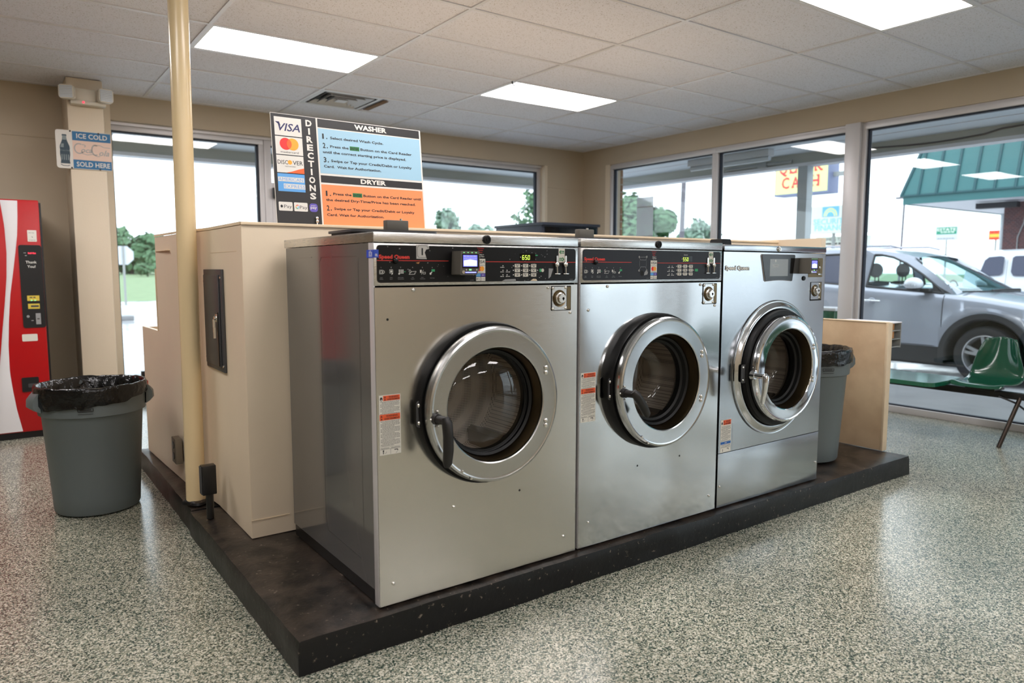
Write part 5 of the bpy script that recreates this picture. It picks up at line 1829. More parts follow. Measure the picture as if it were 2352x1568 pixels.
# ------------------------------------------------------------------ trash cans
def trash_can(cx, cy, z0, label, rot=0.0, seed=1, tilt=.02, K=.895):
    t = thing('trash_can', label, 'trash can', (cx, cy, z0))
    t_rot = rot
    body = MB(M['can'])
    body.lathe([(r_ * K, h_) for r_, h_ in [(.001, .004), (.20, .004), (.226, .010), (.232, .022), (.237, .10), (.268, .530), (.272, .536), (.284, .540), (.285, .555), (.288, .66), (.292, .675), (.288, .684), (.281, .684), (.279, .66), (.262, .54), (.226, .03), (.001, .02)]], (cx, cy, z0), 'z', 64)
    bo = body.build('bin_body', t)
    for k in range(2):
        a = rot + PI * k
        u = Vector((math.cos(a), math.sin(a), 0))
        w = Vector((-math.sin(a), math.cos(a), 0))
        h = MB(M['can'])
        c = Vector((cx, cy, z0))
        prof = [(.278, .56), (.312, .572), (.338, .590), (.335, .625), (.318, .645), (.300, .66), (.284, .665)]
        vs, fs = [], []
        N = 9
        for i in range(N):
            f = i / (N - 1) * 2 - 1
            wid = .085 * f
            fall = 1 - .35 * f * f
            for r_, zz in prof:
                vs.append(tuple(c + u * (.27 + (r_ - .27) * fall) * K + w * wid + Z * zz))
        for i in range(N - 1):
            for j in range(len(prof) - 1):
                a0 = i * len(prof) + j
                fs.append((a0, a0 + 1, a0 + len(prof) + 1, a0 + len(prof)))
        fs.append(tuple(range(len(prof))))
        fs.append(tuple(reversed(range((N - 1) * len(prof), N * len(prof)))))
        h.add(vs, fs)
        ho = h.build('handle', t, angle=40)
        if k == 0:
            rc = MB(M['red']).prism([(-.02, 0), (.02, 0), (.02, .03), (-.02, .03)], tuple(c + u * .3025 * K + Z * .645), w, Z, .004)
            sub(rc, 'bag_tie', ho, t)
    q = random.Random(seed)
    ph = [q.uniform(0, 6.28) for _ in range(6)]
    def wob(tt, amp):
        return amp * (math.sin(5 * tt + ph[0]) * .35 + math.sin(9 * tt + ph[1]) * .4 + math.sin(17 * tt + ph[2]) * .35 + math.sin(31 * tt + ph[3]) * .25)
    def jit(i, tt, r_, h_):
        hem = tilt * math.cos(tt - .52)
        if i == 0:
            return r_ + wob(tt, .008), h_ + hem * 1.0 + wob(tt + 1, .006)
        if i < 5:
            return r_ + wob(tt + i * .3, .004), h_ + hem * (5 - i) / 5 * .9
        if i < 9:
            return r_ + wob(tt + i * .2, .003), h_ + wob(tt, .004)
        return r_ + wob(tt * 1.0 + i * .15, .018), h_ + wob(tt, .006)
    bag = MB(M['bag'])
    bag.lathe([(r_ * K, h_) for r_, h_ in [(.298, .612), (.301, .622), (.300, .635), (.300, .655), (.301, .672), (.300, .684), (.294, .693), (.285, .694), (.277, .688), (.262, .655), (.246, .61), (.236, .55), (.225, .45), (.20, .30), (.001, .26)]], (cx, cy, z0), 'z', 96, jit)
    bag.build('bin_liner', t, angle=70)
    # moulded badge on the front of the band
    return t
def can_badge(t, cx, cy, z0, ang):
    u = Vector((math.cos(ang), math.sin(ang), 0))
    w = Vector((-math.sin(ang), math.cos(ang), 0))
    m = MB(M['text_black'])
    o = tuple(Vector((cx, cy, z0)) + u * .2588)
    def on(ar):
        return ar
    for (a, b, v0, v1) in ((-.034, .034, .572, .576), (-.030, .030, .590, .593), (-.034, .034, .560, .5625), (-.036, -.032, .575, .591), (.032, .036, .575, .591), (-.026, .026, .580, .585)):
        m.rect(a, b, v0, v1, o, w, Z)
    m.build('badge', t, angle=0)
C1 = (-.615, 2.255)
tc1 = trash_can(C1[0], C1[1], 0.0, 'grey trash can with a black liner on the floor beside the vending machine', rot=.05, seed=2, tilt=.03)
can_badge(tc1, C1[0], C1[1], 0.0, math.radians(-103))
C2 = (3.055, .335)
tc2 = trash_can(C2[0], C2[1], ZP, 'grey trash can with a black liner on the platform beyond the last washer', rot=-.5, seed=5, tilt=.01)
can_badge(tc2, C2[0], C2[1], ZP, math.radians(-118))

# ------------------------------------------------------------------ beam seating
def shell(ux, uy, org, mat):
    """Moulded chair shell: side-to-side u, front-to-back v; ux = width axis, uy = depth axis."""
    N, K = 17, 22
    prof = [(.000, .412), (.012, .428), (.05, .436), (.12, .430), (.20, .424), (.28, .425), (.34, .436), (.385, .462), (.412, .51), (.430, .57), (.446, .635), (.459, .70), (.468, .750), (.472, .768)]
    wid = [.166, .182, .190, .193, .194, .194, .193, .190, .183, .169, .150, .130, .110, .086]
    def at_(tb, s):
        f = s * (len(tb) - 1)
        i = min(int(f), len(tb) - 2)
        g = f - i
        if isinstance(tb[0], tuple):
            return tuple(tb[i][k] + (tb[i + 1][k] - tb[i][k]) * g for k in range(2))
        return tb[i] + (tb[i + 1] - tb[i]) * g
    vs, fs = [], []
    for k in range(K):
        s = k / (K - 1)
        d, h = at_(prof, s)
        w = at_(wid, s)
        back = max(0, min(1, (s - .5) / .25))
        for i in range(N):
            f = 2 * i / (N - 1) - 1
            e = f * f
            dd = d - back * .075 * e * (1 - .4 * max(0, s - .8) / .2)
            hh = h + (1 - back) * .030 * e * e * (1 if s > .06 else .3)
            if s > .97:
                hh -= .02 * e
            roll = max(0, abs(f) - .9) / .1
            hh -= (1 - back) * roll * .022 * min(1, s / .2)
            dd += back * roll * .018
            p = Vector(org) + Vector(ux) * (w * f) + Vector(uy) * dd + Z * hh
            vs.append(tuple(p))
    for k in range(K - 1):
        for i in range(N - 1):
            a = k * N + i
            fs.append((a, a + 1, a + N + 1, a + N))
    m = MB(mat)
    m.add(vs, fs)
    return m
def add_shell(t, ux, uy, org, name='seat_shell'):
    m = shell(ux, uy, org, M['chair'])
    o = m.build(name, t, angle=80)
    md = o.modifiers.new('thickness', 'SOLIDIFY')
    md.thickness = .008
    md.offset = 0
    ss = o.modifiers.new('smooth', 'SUBSURF')
    ss.levels = 1
    ss.render_levels = 1
    return o
def seat_leg(t, x, y, name='leg'):
    # front tube splays into the room, rear tube towards the window, brace between
    MB(M['leg']).tube([(x - .13, y + .04, .0), (x + .02, y - .03, .375)], .0155, 14).build(name, t)
    MB(M['leg']).tube([(x + .29, y - .05, .0), (x + .10, y - .03, .375)], .0155, 14).build(name, t)
    b = MB(M['beam']).tube([(x - .02, y + .10, .36), (x + .03, y + .0, .315), (x + .16, y - .03, .24)], .007, 8)
    b.build('brace', t)
bs = thing('beam_seating', 'dark green moulded seat and flat green table on a black beam by the right windows', 'chair', (5.1, .3, 0))
MB(M['beam']).box(5.02, 5.075, -1.0, 1.55, .345, .395, .004).build('beam', bs)
add_shell(bs, (0, -1, 0), (1, 0, 0), (4.87, .085, .008))
add_shell(bs, (0, -1, 0), (1, 0, 0), (4.87, -.50, .008))
MB(M['table_top']).prism(rrect(4.60, 5.12, .265, .98, .07), (0, 0, .422), X, Y, .032).build('table_top', bs)
for yy in (.085, -.50):
    MB(M['beam']).box(4.96, 5.14, yy - .10, yy + .10, .393, .412, .003).build('bracket', bs)
MB(M['beam']).box(4.90, 5.10, .55, .70, .395, .422).build('bracket', bs)
seat_leg(bs, 5.02, -.13)
seat_leg(bs, 5.02, 1.35)

bs3 = thing('beam_seating', 'green moulded seats on a black beam farther along the right windows, outside the picture', 'chair', (5.1, -2.9, 0))
MB(M['beam']).box(5.02, 5.075, -4.1, -1.9, .345, .395, .004).build('beam', bs3)
for yy in (-2.2, -2.8, -3.4):
    add_shell(bs3, (0, -1, 0), (1, 0, 0), (4.87, yy, -.005))
    MB(M['beam']).box(4.96, 5.14, yy - .10, yy + .10, .393, .412, .003).build('bracket', bs3)
seat_leg(bs3, 5.02, -2.0)
seat_leg(bs3, 5.02, -3.9)

bs2 = thing('beam_seating', 'green moulded seat by the back window, mostly hidden by the half wall', 'chair', (.35, 4.7, 0))
MB(M['beam']).box(.02, 1.2, 4.86, 4.915, .345, .395, .004).build('beam', bs2)
add_shell(bs2, (1, 0, 0), (0, 1, 0), (.275, 4.58, -.005))
MB(M['beam']).box(.18, .37, 4.80, 4.98, .393, .412, .003).build('bracket', bs2)
for xx in (.10, 1.1):
    MB(M['leg']).tube([(xx, 4.74, 0), (xx, 4.87, .36)], .0155, 12).build('leg', bs2)
    MB(M['leg']).tube([(xx, 5.14, 0), (xx, 4.93, .36)], .0155, 12).build('leg', bs2)

# grey tiered tray on the far face of the low end panel
tr = thing('tiered_rack', 'small grey tiered rack just past the end of the low right panel', 'rack', (3.76, .3, .78))
MB(M['white_trim']).box(3.647, 3.775, .105, .46, .950, .958, .002).build('top_shelf', tr)
for z in (.795, .845, .90):
    MB(M['greybin']).box(3.647, 3.775, .110, .46, z, z + .006).build('shelf', tr, angle=0)
MB(M['greybin']).box(3.768, 3.775, .108, .46, .79, .955, .002).build('back_plate', tr)
MB(M['tan_print']).box(3.69, 3.715, .125, .40, .852, .948).build('packet', tr, angle=0)

# black machine behind the half wall
bm_ = thing('black_machine', 'black boxy machine whose top shows behind the half wall near the corner', 'machine', (4.25, 4.4, 0))
MB(M['darkblock']).box(3.86, 4.68, 4.02, 4.90, .05, 1.79, .006).build('cabinet', bm_)
MB(M['darkblock']).box(3.85, 4.69, 3.99, 4.92, 1.775, 1.805, .004).build('top_cap', bm_)
MB(M['black']).box(3.88, 4.66, 4.04, 4.88, 0, .055).build('base', bm_, angle=0)
MB(M['glossblack']).box(3.90, 4.64, 4.005, 4.02, .12, 1.76, .004).build('door', bm_)
# paper notice taped on the first right-hand window
pn_ = MB(M['paper']).box(XR + .038, XR + .040, 4.065, 4.345, 1.565, 2.185)
pno = pn_.build('paper_notice', None, (XR + .039, 4.2, 1.56), angle=0)
tag(pno, 'thin pale paper sheets taped on the window left of the utility pole', 'paper')
for z in (1.70, 2.06):
    MB(M['greyprint']).box(XR + .0372, XR + .0378, 4.067, 4.343, z, z + .012).build('tape', pno, tuple(pno.location), angle=0)
# ------------------------------------------------------------------ outside: ground, overhang, posts
GZ = -0.15
struct(MB(M['asphalt']).box(-60, 130, -60, 34, GZ - .2, GZ), 'ground', 'wet grey parking lot')
gr = MB(M['grass'])
gr.add([(-80, 34, GZ), (160, 34, GZ), (160, 180, GZ + 1.6), (-80, 180, GZ + 1.6)], [(0, 1, 2, 3)])
go = struct(gr, 'ground_lawn', 'green lawn beyond the lot')
struct(MB(M['concrete']).box(XR + .14, 7.65, -20, 8.0, GZ, -.03, .01).box(-12, XR + .14, YB + .2, 8.0, GZ, -.03), 'sidewalk', 'concrete walk under the overhang', angle=30)
struct(MB(M['concrete']).box(7.65, 7.80, -20, 8.0, GZ, -.035, .015), 'curb', 'concrete curb along the walk', angle=30)

SO, BX, BY = 2.72, 7.2, 7.0
sf = MB(M['soffit'])
sf.box(XR + .2, BX + .2, -14, BY + .2, SO, SO + .1).box(-14, XR + .2, YB + .2, BY + .2, SO, SO + .1)
sfo = struct(sf, 'soffit', 'painted underside of the building overhang')
bmx = MB(M['fascia'])
bmx.box(BX, BX + .14, -14, BY + .14, 2.60, SO).box(-14, BX, BY, BY + .14, 2.60, SO)
bmo = struct(bmx, 'fascia_beam', 'long painted beam at the edge of the overhang')
MB(M['white_trim']).box(BX - .02, BX + .16, -14, BY + .16, 2.562, 2.60).box(-14, BX - .02, BY - .02, BY + .16, 2.562, 2.60).build('drip_edge', bmo, angle=0)
for k in range(3):
    MB(M['white_trim']).box(XR + .2 + .42 * k + .1, XR + .2 + .42 * k + .112, -14, BY, SO - .006, SO).build('soffit_joint', sfo, angle=0)
struct(MB(M['post']).box(BX + .0, BX + .13, 3.0, 3.13, -.03, 2.565, .004), 'post', 'white painted post under the overhang, before the yellow sign', angle=30)
struct(MB(M['post']).box(BX + .0, BX + .13, -3.2, -3.07, -.03, 2.565, .004), 'post_2', angle=30)
struct(MB(M['brick_pale']).box(XR + .2, XR + .235, 4.80, YB + .3, -.03, SO), 'brick_corner', 'tan brick corner outside the right windows')
cb = MB(M['cable'])
cb.tube([(BX - .01, y_, 2.655 + .020 * math.sin(y_ * 3.1) + (.02 if y_ < 1 else 0)) for y_ in [2.4 - .15 * k for k in range(26)]], .009, 6)
tag(cb.build('cable', None, (BX, 1, 2.66)), 'thin dark cable drooping along the overhang beam outside', 'cable')
fx = thing('soffit_light', 'grey tube light fixture under the overhang outside the first right window', 'light', (6.6, 3.7, 2.6))
MB(M['vent']).box(6.54, 6.66, 3.1, 4.33, 2.64, SO, .01).build('housing', fx)
MB(M['lens']).cyl((6.6, 3.12, 2.615), (6.6, 4.31, 2.615), .032, n=16).build('tube', fx)
# grey conduit junk along the beam
jk = MB(M['greybin']).tube([(BX - .03, 4.2, 2.63), (BX - .03, 3.2, 2.635)], .018, 10).box(BX - .06, BX - .01, 3.55, 3.68, 2.60, 2.66)
tag(jk.build('conduit', None, (BX, 3.7, 2.6)), 'grey conduit and junction box on the overhang beam left of the post', 'conduit')

# ------------------------------------------------------------------ trees
def tree(name, label, x, y, h, r, zc, seed, trunk=.15, n=1500, leaf=.22, mat='leaf', group=None, squash=1.0, sparse=False):
    t = thing(name, label, 'tree', (x, y, GZ), group)
    q = random.Random(seed)
    tk = MB(M['bark'])
    tk.tube([(x, y, GZ), (x + .02 * r, y, zc * .4), (x + q.uniform(-.1, .1) * r, y, zc + .3 * r)], [trunk, trunk * .75, trunk * .3], 8)
    for k in range(5):
        a = q.uniform(0, 6.28)
        tk.tube([(x, y, zc - .5 * r), (x + .35 * r * math.cos(a), y + .35 * r * math.sin(a), zc), (x + .7 * r * math.cos(a), y + .7 * r * math.sin(a), zc + .35 * r)], [trunk * .5, trunk * .3, trunk * .1], 5)
    tk.build('trunk', t)
    # clumps of leaf quads
    cl = []
    for k in range(9 if not sparse else 7):
        a, b = q.uniform(0, 6.28), q.uniform(-.7, .9)
        rr = r * q.uniform(.35, .75)
        cl.append((x + rr * math.cos(a) * math.cos(b), y + rr * math.sin(a) * math.cos(b), zc + rr * math.sin(b) * squash, r * q.uniform(.30, .5)))
    if not sparse:
        cl.append((x, y, zc, r * .62))
    m = MB(M[mat])
    vs, fs = [], []
    for k in range(n):
        c = q.choice(cl)
        d = Vector((q.gauss(0, 1), q.gauss(0, 1), q.gauss(0, 1))).normalized() * c[3] * q.uniform(.45, 1.0)
        p = Vector(c[:3]) + Vector((d.x, d.y, d.z * squash))
        nrm = (d.normalized() + Vector((q.uniform(-.6, .6), q.uniform(-.6, .6), q.uniform(-.2, .8)))).normalized()
        a = nrm.orthogonal().normalized()
        b = nrm.cross(a)
        th = q.uniform(0, 6.28)
        a, b = a * math.cos(th) + b * math.sin(th), b * math.cos(th) - a * math.sin(th)
        s_ = leaf * q.uniform(.6, 1.3)
        i = len(vs)
        vs += [tuple(p - a * s_), tuple(p + b * s_ * .6), tuple(p + a * s_), tuple(p - b * s_ * .6)]
        fs.append((i, i + 1, i + 2, i + 3))
    m.add(vs, fs)
    m.smooth = False
    global FIXN
    FIXN = False
    cr = m.build('crown', t, angle=0)
    FIXN = True
    cr['kind'] = 'stuff'
    return t
tree('tree', 'large leafy tree behind the taped paper, left in the first right window', 42.4, 41.3, 9, 4.1, 5.1, 1, .3, 8000, .36)
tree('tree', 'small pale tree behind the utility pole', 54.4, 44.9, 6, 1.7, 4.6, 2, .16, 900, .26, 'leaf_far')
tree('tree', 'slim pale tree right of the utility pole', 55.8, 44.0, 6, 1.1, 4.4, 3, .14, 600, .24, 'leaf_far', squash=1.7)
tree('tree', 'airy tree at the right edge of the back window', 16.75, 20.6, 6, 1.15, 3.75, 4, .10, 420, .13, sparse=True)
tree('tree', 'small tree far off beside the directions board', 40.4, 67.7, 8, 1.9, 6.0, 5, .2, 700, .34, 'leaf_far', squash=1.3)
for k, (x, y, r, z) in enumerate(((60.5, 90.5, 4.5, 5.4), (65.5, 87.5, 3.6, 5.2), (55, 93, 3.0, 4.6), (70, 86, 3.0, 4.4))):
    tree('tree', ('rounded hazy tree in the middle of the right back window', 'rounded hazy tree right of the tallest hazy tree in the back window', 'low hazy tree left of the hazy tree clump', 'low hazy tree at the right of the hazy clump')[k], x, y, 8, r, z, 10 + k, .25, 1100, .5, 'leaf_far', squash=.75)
lab = ('dense green tree right of the stop sign in the left back window', 'dense green tree behind the stop sign', 'green tree left of the cream half wall, farther back', 'hazy tree directly behind the pole', 'hazy low tree right of the pole', 'green tree behind the column, left end of the tree line')
for k, (x, y, r, z) in enumerate(((14.3, 104.7, 5.2, 3.4), (9.5, 108, 5.6, 3.8), (18.2, 101, 4.6, 3.0), (22, 97, 3.6, 2.6), (27, 101, 3.2, 2.2), (4.5, 110, 5.4, 3.2))):
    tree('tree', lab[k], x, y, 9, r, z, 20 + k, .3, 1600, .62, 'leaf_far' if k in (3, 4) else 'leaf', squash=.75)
tree('bush', 'small round bush on the lawn under the tree line', 13.5, 88, 2, 1.4, 1.3, 31, .1, 400, .3, 'leaf', squash=.7)

# ------------------------------------------------------------------ poles, signs, street things
up_ = thing('utility_pole', 'slightly leaning wooden utility pole in the first right window', 'pole', (24.25, 19.9, GZ))
MB(M['wood_pole']).tube([(24.30, 19.98, GZ), (24.05, 19.55, 9.5)], [.12, .09], 12).build('shaft', up_)
MB(M['wood_pole']).box(22.9, 25.3, 19.45, 19.60, 8.9, 9.05).build('crossarm', up_)
for k in range(3):
    tag(MB(M['cable']).tube([(-20, 60 - k, 7.9 + .45 * k + .5), (12, 61, 7.25 + .55 * k), (26, 60.5, 7.2 + .55 * k)], .011, 5).build('power_line', None, (10, 60, 7)), ('lowest', 'middle', 'topmost')[k] + ' thin power line across the sky in the left back window', 'power line')
ss = thing('stop_sign', 'back of an octagonal road sign on a thin post in the left back window', 'road sign', (3.4, 30.6, GZ))
fwd = Vector((3.4 + 1.035, 30.6 + 2.22, 0)).normalized()
sx_ = Vector((fwd.y, -fwd.x, 0))
MB(M['signback']).prism([(.40 * math.cos(math.radians(22.5 + 45 * k)), .40 * math.sin(math.radians(22.5 + 45 * k))) for k in range(8)], (3.4, 30.6, 1.84), sx_, Z, .012).build('panel', ss, angle=0)
MB(M['greybin']).box(3.36, 3.44, 30.53, 30.585, GZ, 2.2).build('post', ss, angle=0)
tag(MB(M['concrete']).box(1.2, 2.25, 20.6, 20.78, GZ, GZ + .14, .03).build('parking_block', None, (1.8, 20.7, GZ)), 'grey concrete parking block on the wet lot in the left back window', 'parking block')

q1 = thing('quick_cash_sign', 'yellow roadside sign with red letters reading quick cash', 'sign', (22.3, 12.6, GZ))
MB(M['sign_frame']).box(22, 22.62, 11.58, 13.66, 3.86, 5.6, .02).build('cabinet', q1)
fa = MB(M['sign_yel']).rect(-13.62, -11.63, 3.93, 5.55, (21.995, 0, 0), -Y, Z)
fa.mat(M['sign_red'])
of = (21.985, 0, 0)
def slab(s_, u, v, h, w):
    fa.text(s_, u, v, h, of, -Y, Z, width=w, bold=.018)
    for a in (0.0, .62):
        of2 = (21.978, 0, 0)
        fa.rect(u + w * (.04 + a), u + w * (.34 + a), v, v + h * .14, of2, -Y, Z)
        if s_ not in 'A':
            fa.rect(u + w * (.04 + a), u + w * (.34 + a), v + h * .86, v + h, of2, -Y, Z)
for s_, u in (('Q', -13.47), ('U', -13.08), ('I', -12.70), ('C', -12.50), ('K', -12.12)):
    if s_ in 'QC':
        fa.text(s_, u, 4.62, .40, of, -Y, Z, width=.32, bold=.02)
    else:
        slab(s_, u, 4.62, .40, .32 if s_ != 'I' else .14)
for s_, u in (('C', -13.36), ('A', -12.98), ('S', -12.60), ('H', -12.24)):
    if s_ in 'CS':
        fa.text(s_, u, 4.12, .38, of, -Y, Z, width=.30, bold=.02)
    else:
        slab(s_, u, 4.12, .38, .32)
fa.build('face', q1, angle=0)
MB(M['greybin']).cyl((22.3, 10.9, GZ), (22.3, 10.9, 5.2), .12, n=12).build('post', q1)
MB(M['greybin']).box(22.25, 22.35, 10.9, 11.6, 4.4, 4.55).build('bracket', q1, angle=0)

q2 = thing('security_finance_sign', 'pale roadside sign with a rainbow over aqua letters', 'sign', (24.2, 12.6, GZ))
MB(M['sign_pale']).box(24, 24.4, 11.3, 13.55, 2.60, 3.60, .02).build('cabinet', q2)
fb = MB(M['sky_blue'])
ob = (23.99, 0, 0)
fb.rect(-12.98, -12.34, 3.20, 3.56, ob, -Y, Z)
for r_, mm in ((.27, 'sign_yel'), (.22, 'sign_aqua'), (.185, 'sign_yel'), (.14, 'sky_blue')):
    fb.mat(M[mm]).flat([(-12.66 + r_ * math.cos(PI * k / 14), 3.215 + r_ * 1.1 * math.sin(PI * k / 14)) for k in range(15)], (23.988 - .002 * (30 - r_ * 100) / 10, 0, 0), -Y, Z)
fb.mat(M['sign_aqua'])
fb.text('SECURITY', -13.32, 2.93, .20, ob, -Y, Z, width=1.36, bold=.014)
fb.text('FINANCE', -13.26, 2.70, .20, ob, -Y, Z, width=1.30, bold=.014)
fb.build('face', q2, angle=0)
MB(M['greybin']).cyl((24.2, 12.62, GZ), (24.2, 12.62, 2.60), .06, n=10).build('post', q2)
q3 = thing('letter_board', 'white letter board under the rainbow sign', 'sign', (24.6, 12.6, GZ))
MB(M['sign_pale']).box(24.5, 24.7, 11.4, 13.5, 2.12, 2.50).build('cabinet', q3, angle=0)
fc = MB(M['text_grey'])
oc = (24.49, 0, 0)
fc.text('HOME & TAX', -13.32, 2.33, .12, oc, -Y, Z, width=1.02)
fc.words(-13.3, -12.45, 2.20, .07, oc, -Y, Z, 3)
fc.mat(M['red']).words(-13.0, -12.4, 2.14, .02, oc, -Y, Z, 3)
fc.build('letters', q3, angle=0)
for y_ in (11.6, 13.3):
    MB(M['greybin']).cyl((24.6, y_, GZ), (24.6, y_, 2.12), .05, n=8).build('post', q3)

q4 = thing('estate_sign', 'small green and white sign on a thin post seen over the silver car', 'sign', (40.1, 15.6, GZ))
MB(M['tree_sign_grey']).box(40, 40.12, 15.08, 16.16, 2.80, 3.53, .01).build('board', q4)
fd = MB(M['sign_teal']).rect(-16.12, -15.12, 3.12, 3.49, (39.99, 0, 0), -Y, Z)
fd.mat(M['sign_pale']).text('ESTATE', -16.08, 3.29, .15, (39.98, 0, 0), -Y, Z, width=.92, bold=.02)
fd.words(-15.9, -15.2, 3.20, .05, (39.98, 0, 0), -Y, Z, 3)
fd.mat(M['greyprint']).words(-16.05, -15.2, 2.87, .05, (39.98, 0, 0), -Y, Z, 4)
fd.build('face', q4, angle=0)
MB(M['greybin']).cyl((40.06, 15.62, GZ), (40.06, 15.62, 2.80), .05, n=8).build('post', q4)
q5 = thing('orange_sign', 'small orange and yellow sign beside the brick wall', 'sign', (45.1, 15.0, GZ))
MB(M['orange_lab']).box(45, 45.15, 14.3, 15.55, 2.93, 3.46, .01).build('board', q5)
fe = MB(M['yellow']).rect(-15.5, -14.35, 3.08, 3.26, (44.99, 0, 0), -Y, Z)
fe.mat(M['red'])
for k in range(5):
    fe.rect(-15.45 + k * .21, -15.31 + k * .21, 3.28, 3.43, (44.98, 0, 0), -Y, Z)
fe.words(-15.4, -14.4, 2.99, .06, (44.98, 0, 0), -Y, Z, 3)
fe.build('face', q5, angle=0)
MB(M['greybin']).cyl((45.08, 15.2, GZ), (45.08, 15.2, 2.93), .06, n=8).build('post', q5)

# ------------------------------------------------------------------ green roofed brick building
gb = thing('brick_building', 'brick building with a steep green metal roof beyond the silver car', 'building', (20, 0, GZ))
ex, ey, ez, et = 16.0, 6.2, 2.95, 6.4
rise, run = et - ez, .95
rp = MB(M['roof'])
NP = 42
pw = .38
for k in range(NP):
    ya, yb2 = ey - pw * k, ey - pw * (k + 1)
    # front slope, its corner panel cut by the hip
    top_a = min(ya, ey - run) if k == 0 or ya > ey - run else ya
    top_b = min(yb2, ey - run)
    pts = [(ex, ya, ez), (ex, yb2, ez), (ex + run, top_b, et), (ex + run, min(ya, ey - run), et)]
    m = MB(M['roof'])
    th = Vector((.02, 0, -.01))
    m.add(pts + [tuple(Vector(p_) + th) for p_ in pts], [(0, 1, 2, 3), (7, 6, 5, 4), (0, 4, 5, 1), (1, 5, 6, 2), (2, 6, 7, 3), (3, 7, 4, 0)])
    m.build('roof_panel', gb, angle=0)
    s_ = MB(M['roof_dark'])
    f_ = 1.0 if yb2 < ey - run else max(.02, (ey - yb2) / run)
    s_.tube([(ex - .01, yb2, ez), (ex - .01 + run * f_, yb2, ez + rise * f_)], .028, 6)
    s_.build('roof_seam', gb)
for k in range(14):
    xa, xb = ex + pw * k, ex + pw * (k + 1)
    pts = [(xa, ey, ez), (xb, ey, ez), (max(xb, ex + run), ey - run, et), (max(xa, ex + run), ey - run, et)]
    m = MB(M['roof'])
    th = Vector((0, -.02, -.01))
    m.add(pts + [tuple(Vector(p_) + th) for p_ in pts], [(3, 2, 1, 0), (4, 5, 6, 7), (1, 5, 4, 0), (2, 6, 5, 1), (3, 7, 6, 2), (0, 4, 7, 3)])
    m.build('roof_panel', gb, angle=0)
MB(M['roof_dark']).tube([(ex, ey, ez), (ex + run, ey - run, et)], .04, 8).build('hip_cap', gb)
fcb = MB(M['roof'])
fcb.box(ex + .03, ex + .06, ey - 16, ey - .03, ez - .19, ez).box(ex + .06, ex + 5.4, ey - .06, ey - .03, ez - .19, ez)
fcb.build('fascia', gb, angle=0)
MB(M['roof_dark']).box(ex - .02, ex + .05, ey - 16, ey + .02, ez - .02, ez + .02).box(ex + .05, ex + 5.4, ey - .05, ey + .02, ez - .02, ez + .02).build('gutter', gb, angle=0)
MB(M['white_trim']).box(ex + .06, ex + 5.4, ey - 16, ey - .06, ez - .17, ez - .14).build('eave_soffit', gb, angle=0)
MB(M['brick']).box(17.5, 21.3, ey - 16, 4.65, GZ, ez - .17).build('brick_wall', gb, angle=0)
MB(M['cladding']).box(16.9, 17.1, 4.2, 5.0, ez - .32, ez - .2).build('eave_light', gb, angle=0)
MB(M['greyprint']).tube([(17.48, 4.2, 2.7), (17.48, 4.25, 2.3), (17.48, 4.35, 2.0), (17.48, 4.35, 1.4)], .012, 6).build('wire', gb)
MB(M['post']).cyl((21.2, 6.05, GZ), (21.2, 6.05, ez - .17), .05, n=10).build('corner_post', gb)
ap = thing('lamp_pole', 'thin grey pole behind the silver car, left of the green and white sign', 'pole', (30, 12.8, GZ))
MB(M['wood_pole']).cyl((30, 13.05, GZ), (29.95, 12.95, 4.25), .045, n=8).build('shaft', ap)
MB(M['wood_pole']).box(29.9, 30.05, 12.7, 13.3, 4.2, 4.28).build('crossbar', ap, angle=0)

# ------------------------------------------------------------------ silver car
CX0, CY0 = 9.89, 0.65
def car_pt(s, t, z):
    return (CX0 + t, CY0 + s, GZ + z)
def lerp_tab(tab, s):
    if s <= tab[0][0]: return tab[0][1]
    for (a, b), (c, d) in zip(tab, tab[1:]):
        if a <= s <= c:
            return b + (d - b) * (s - a) / (c - a)
    return tab[-1][1]
W_T = [(0, .62), (.12, .78), (.35, .88), (.8, .935), (1.5, .94), (3.6, .94), (4.2, .91), (4.5, .86), (4.68, .74)]
SH_T = [(0, .72), (.10, .82), (.3, .93), (.6, 1.02), (1.0, 1.085), (1.45, 1.13), (2.5, 1.20), (3.1, 1.24), (4.0, 1.30), (4.5, 1.30), (4.68, 1.12)]
HD_T = [(0, .74), (.10, .86), (.3, .99), (.6, 1.07), (1.0, 1.135), (1.25, 1.17), (1.6, 1.19), (2.5, 1.21), (3.1, 1.25), (4.0, 1.30), (4.5, 1.30), (4.68, 1.12)]
def low(s, cut=True):
    b = .30 if .5 < s < 4.2 else .34
    b = .44 if 1.3 < s < 3.3 else b
    if cut:
        for c in (.95, 3.65):
            if abs(s - c) < .52:
                b = max(b, .36 + math.sqrt(max(0, .52 ** 2 - (s - c) ** 2)))
    return b
car = thing('car', 'silver crossover car parked outside the right hand windows', 'car', (CX0, CY0 + 2.3, GZ))
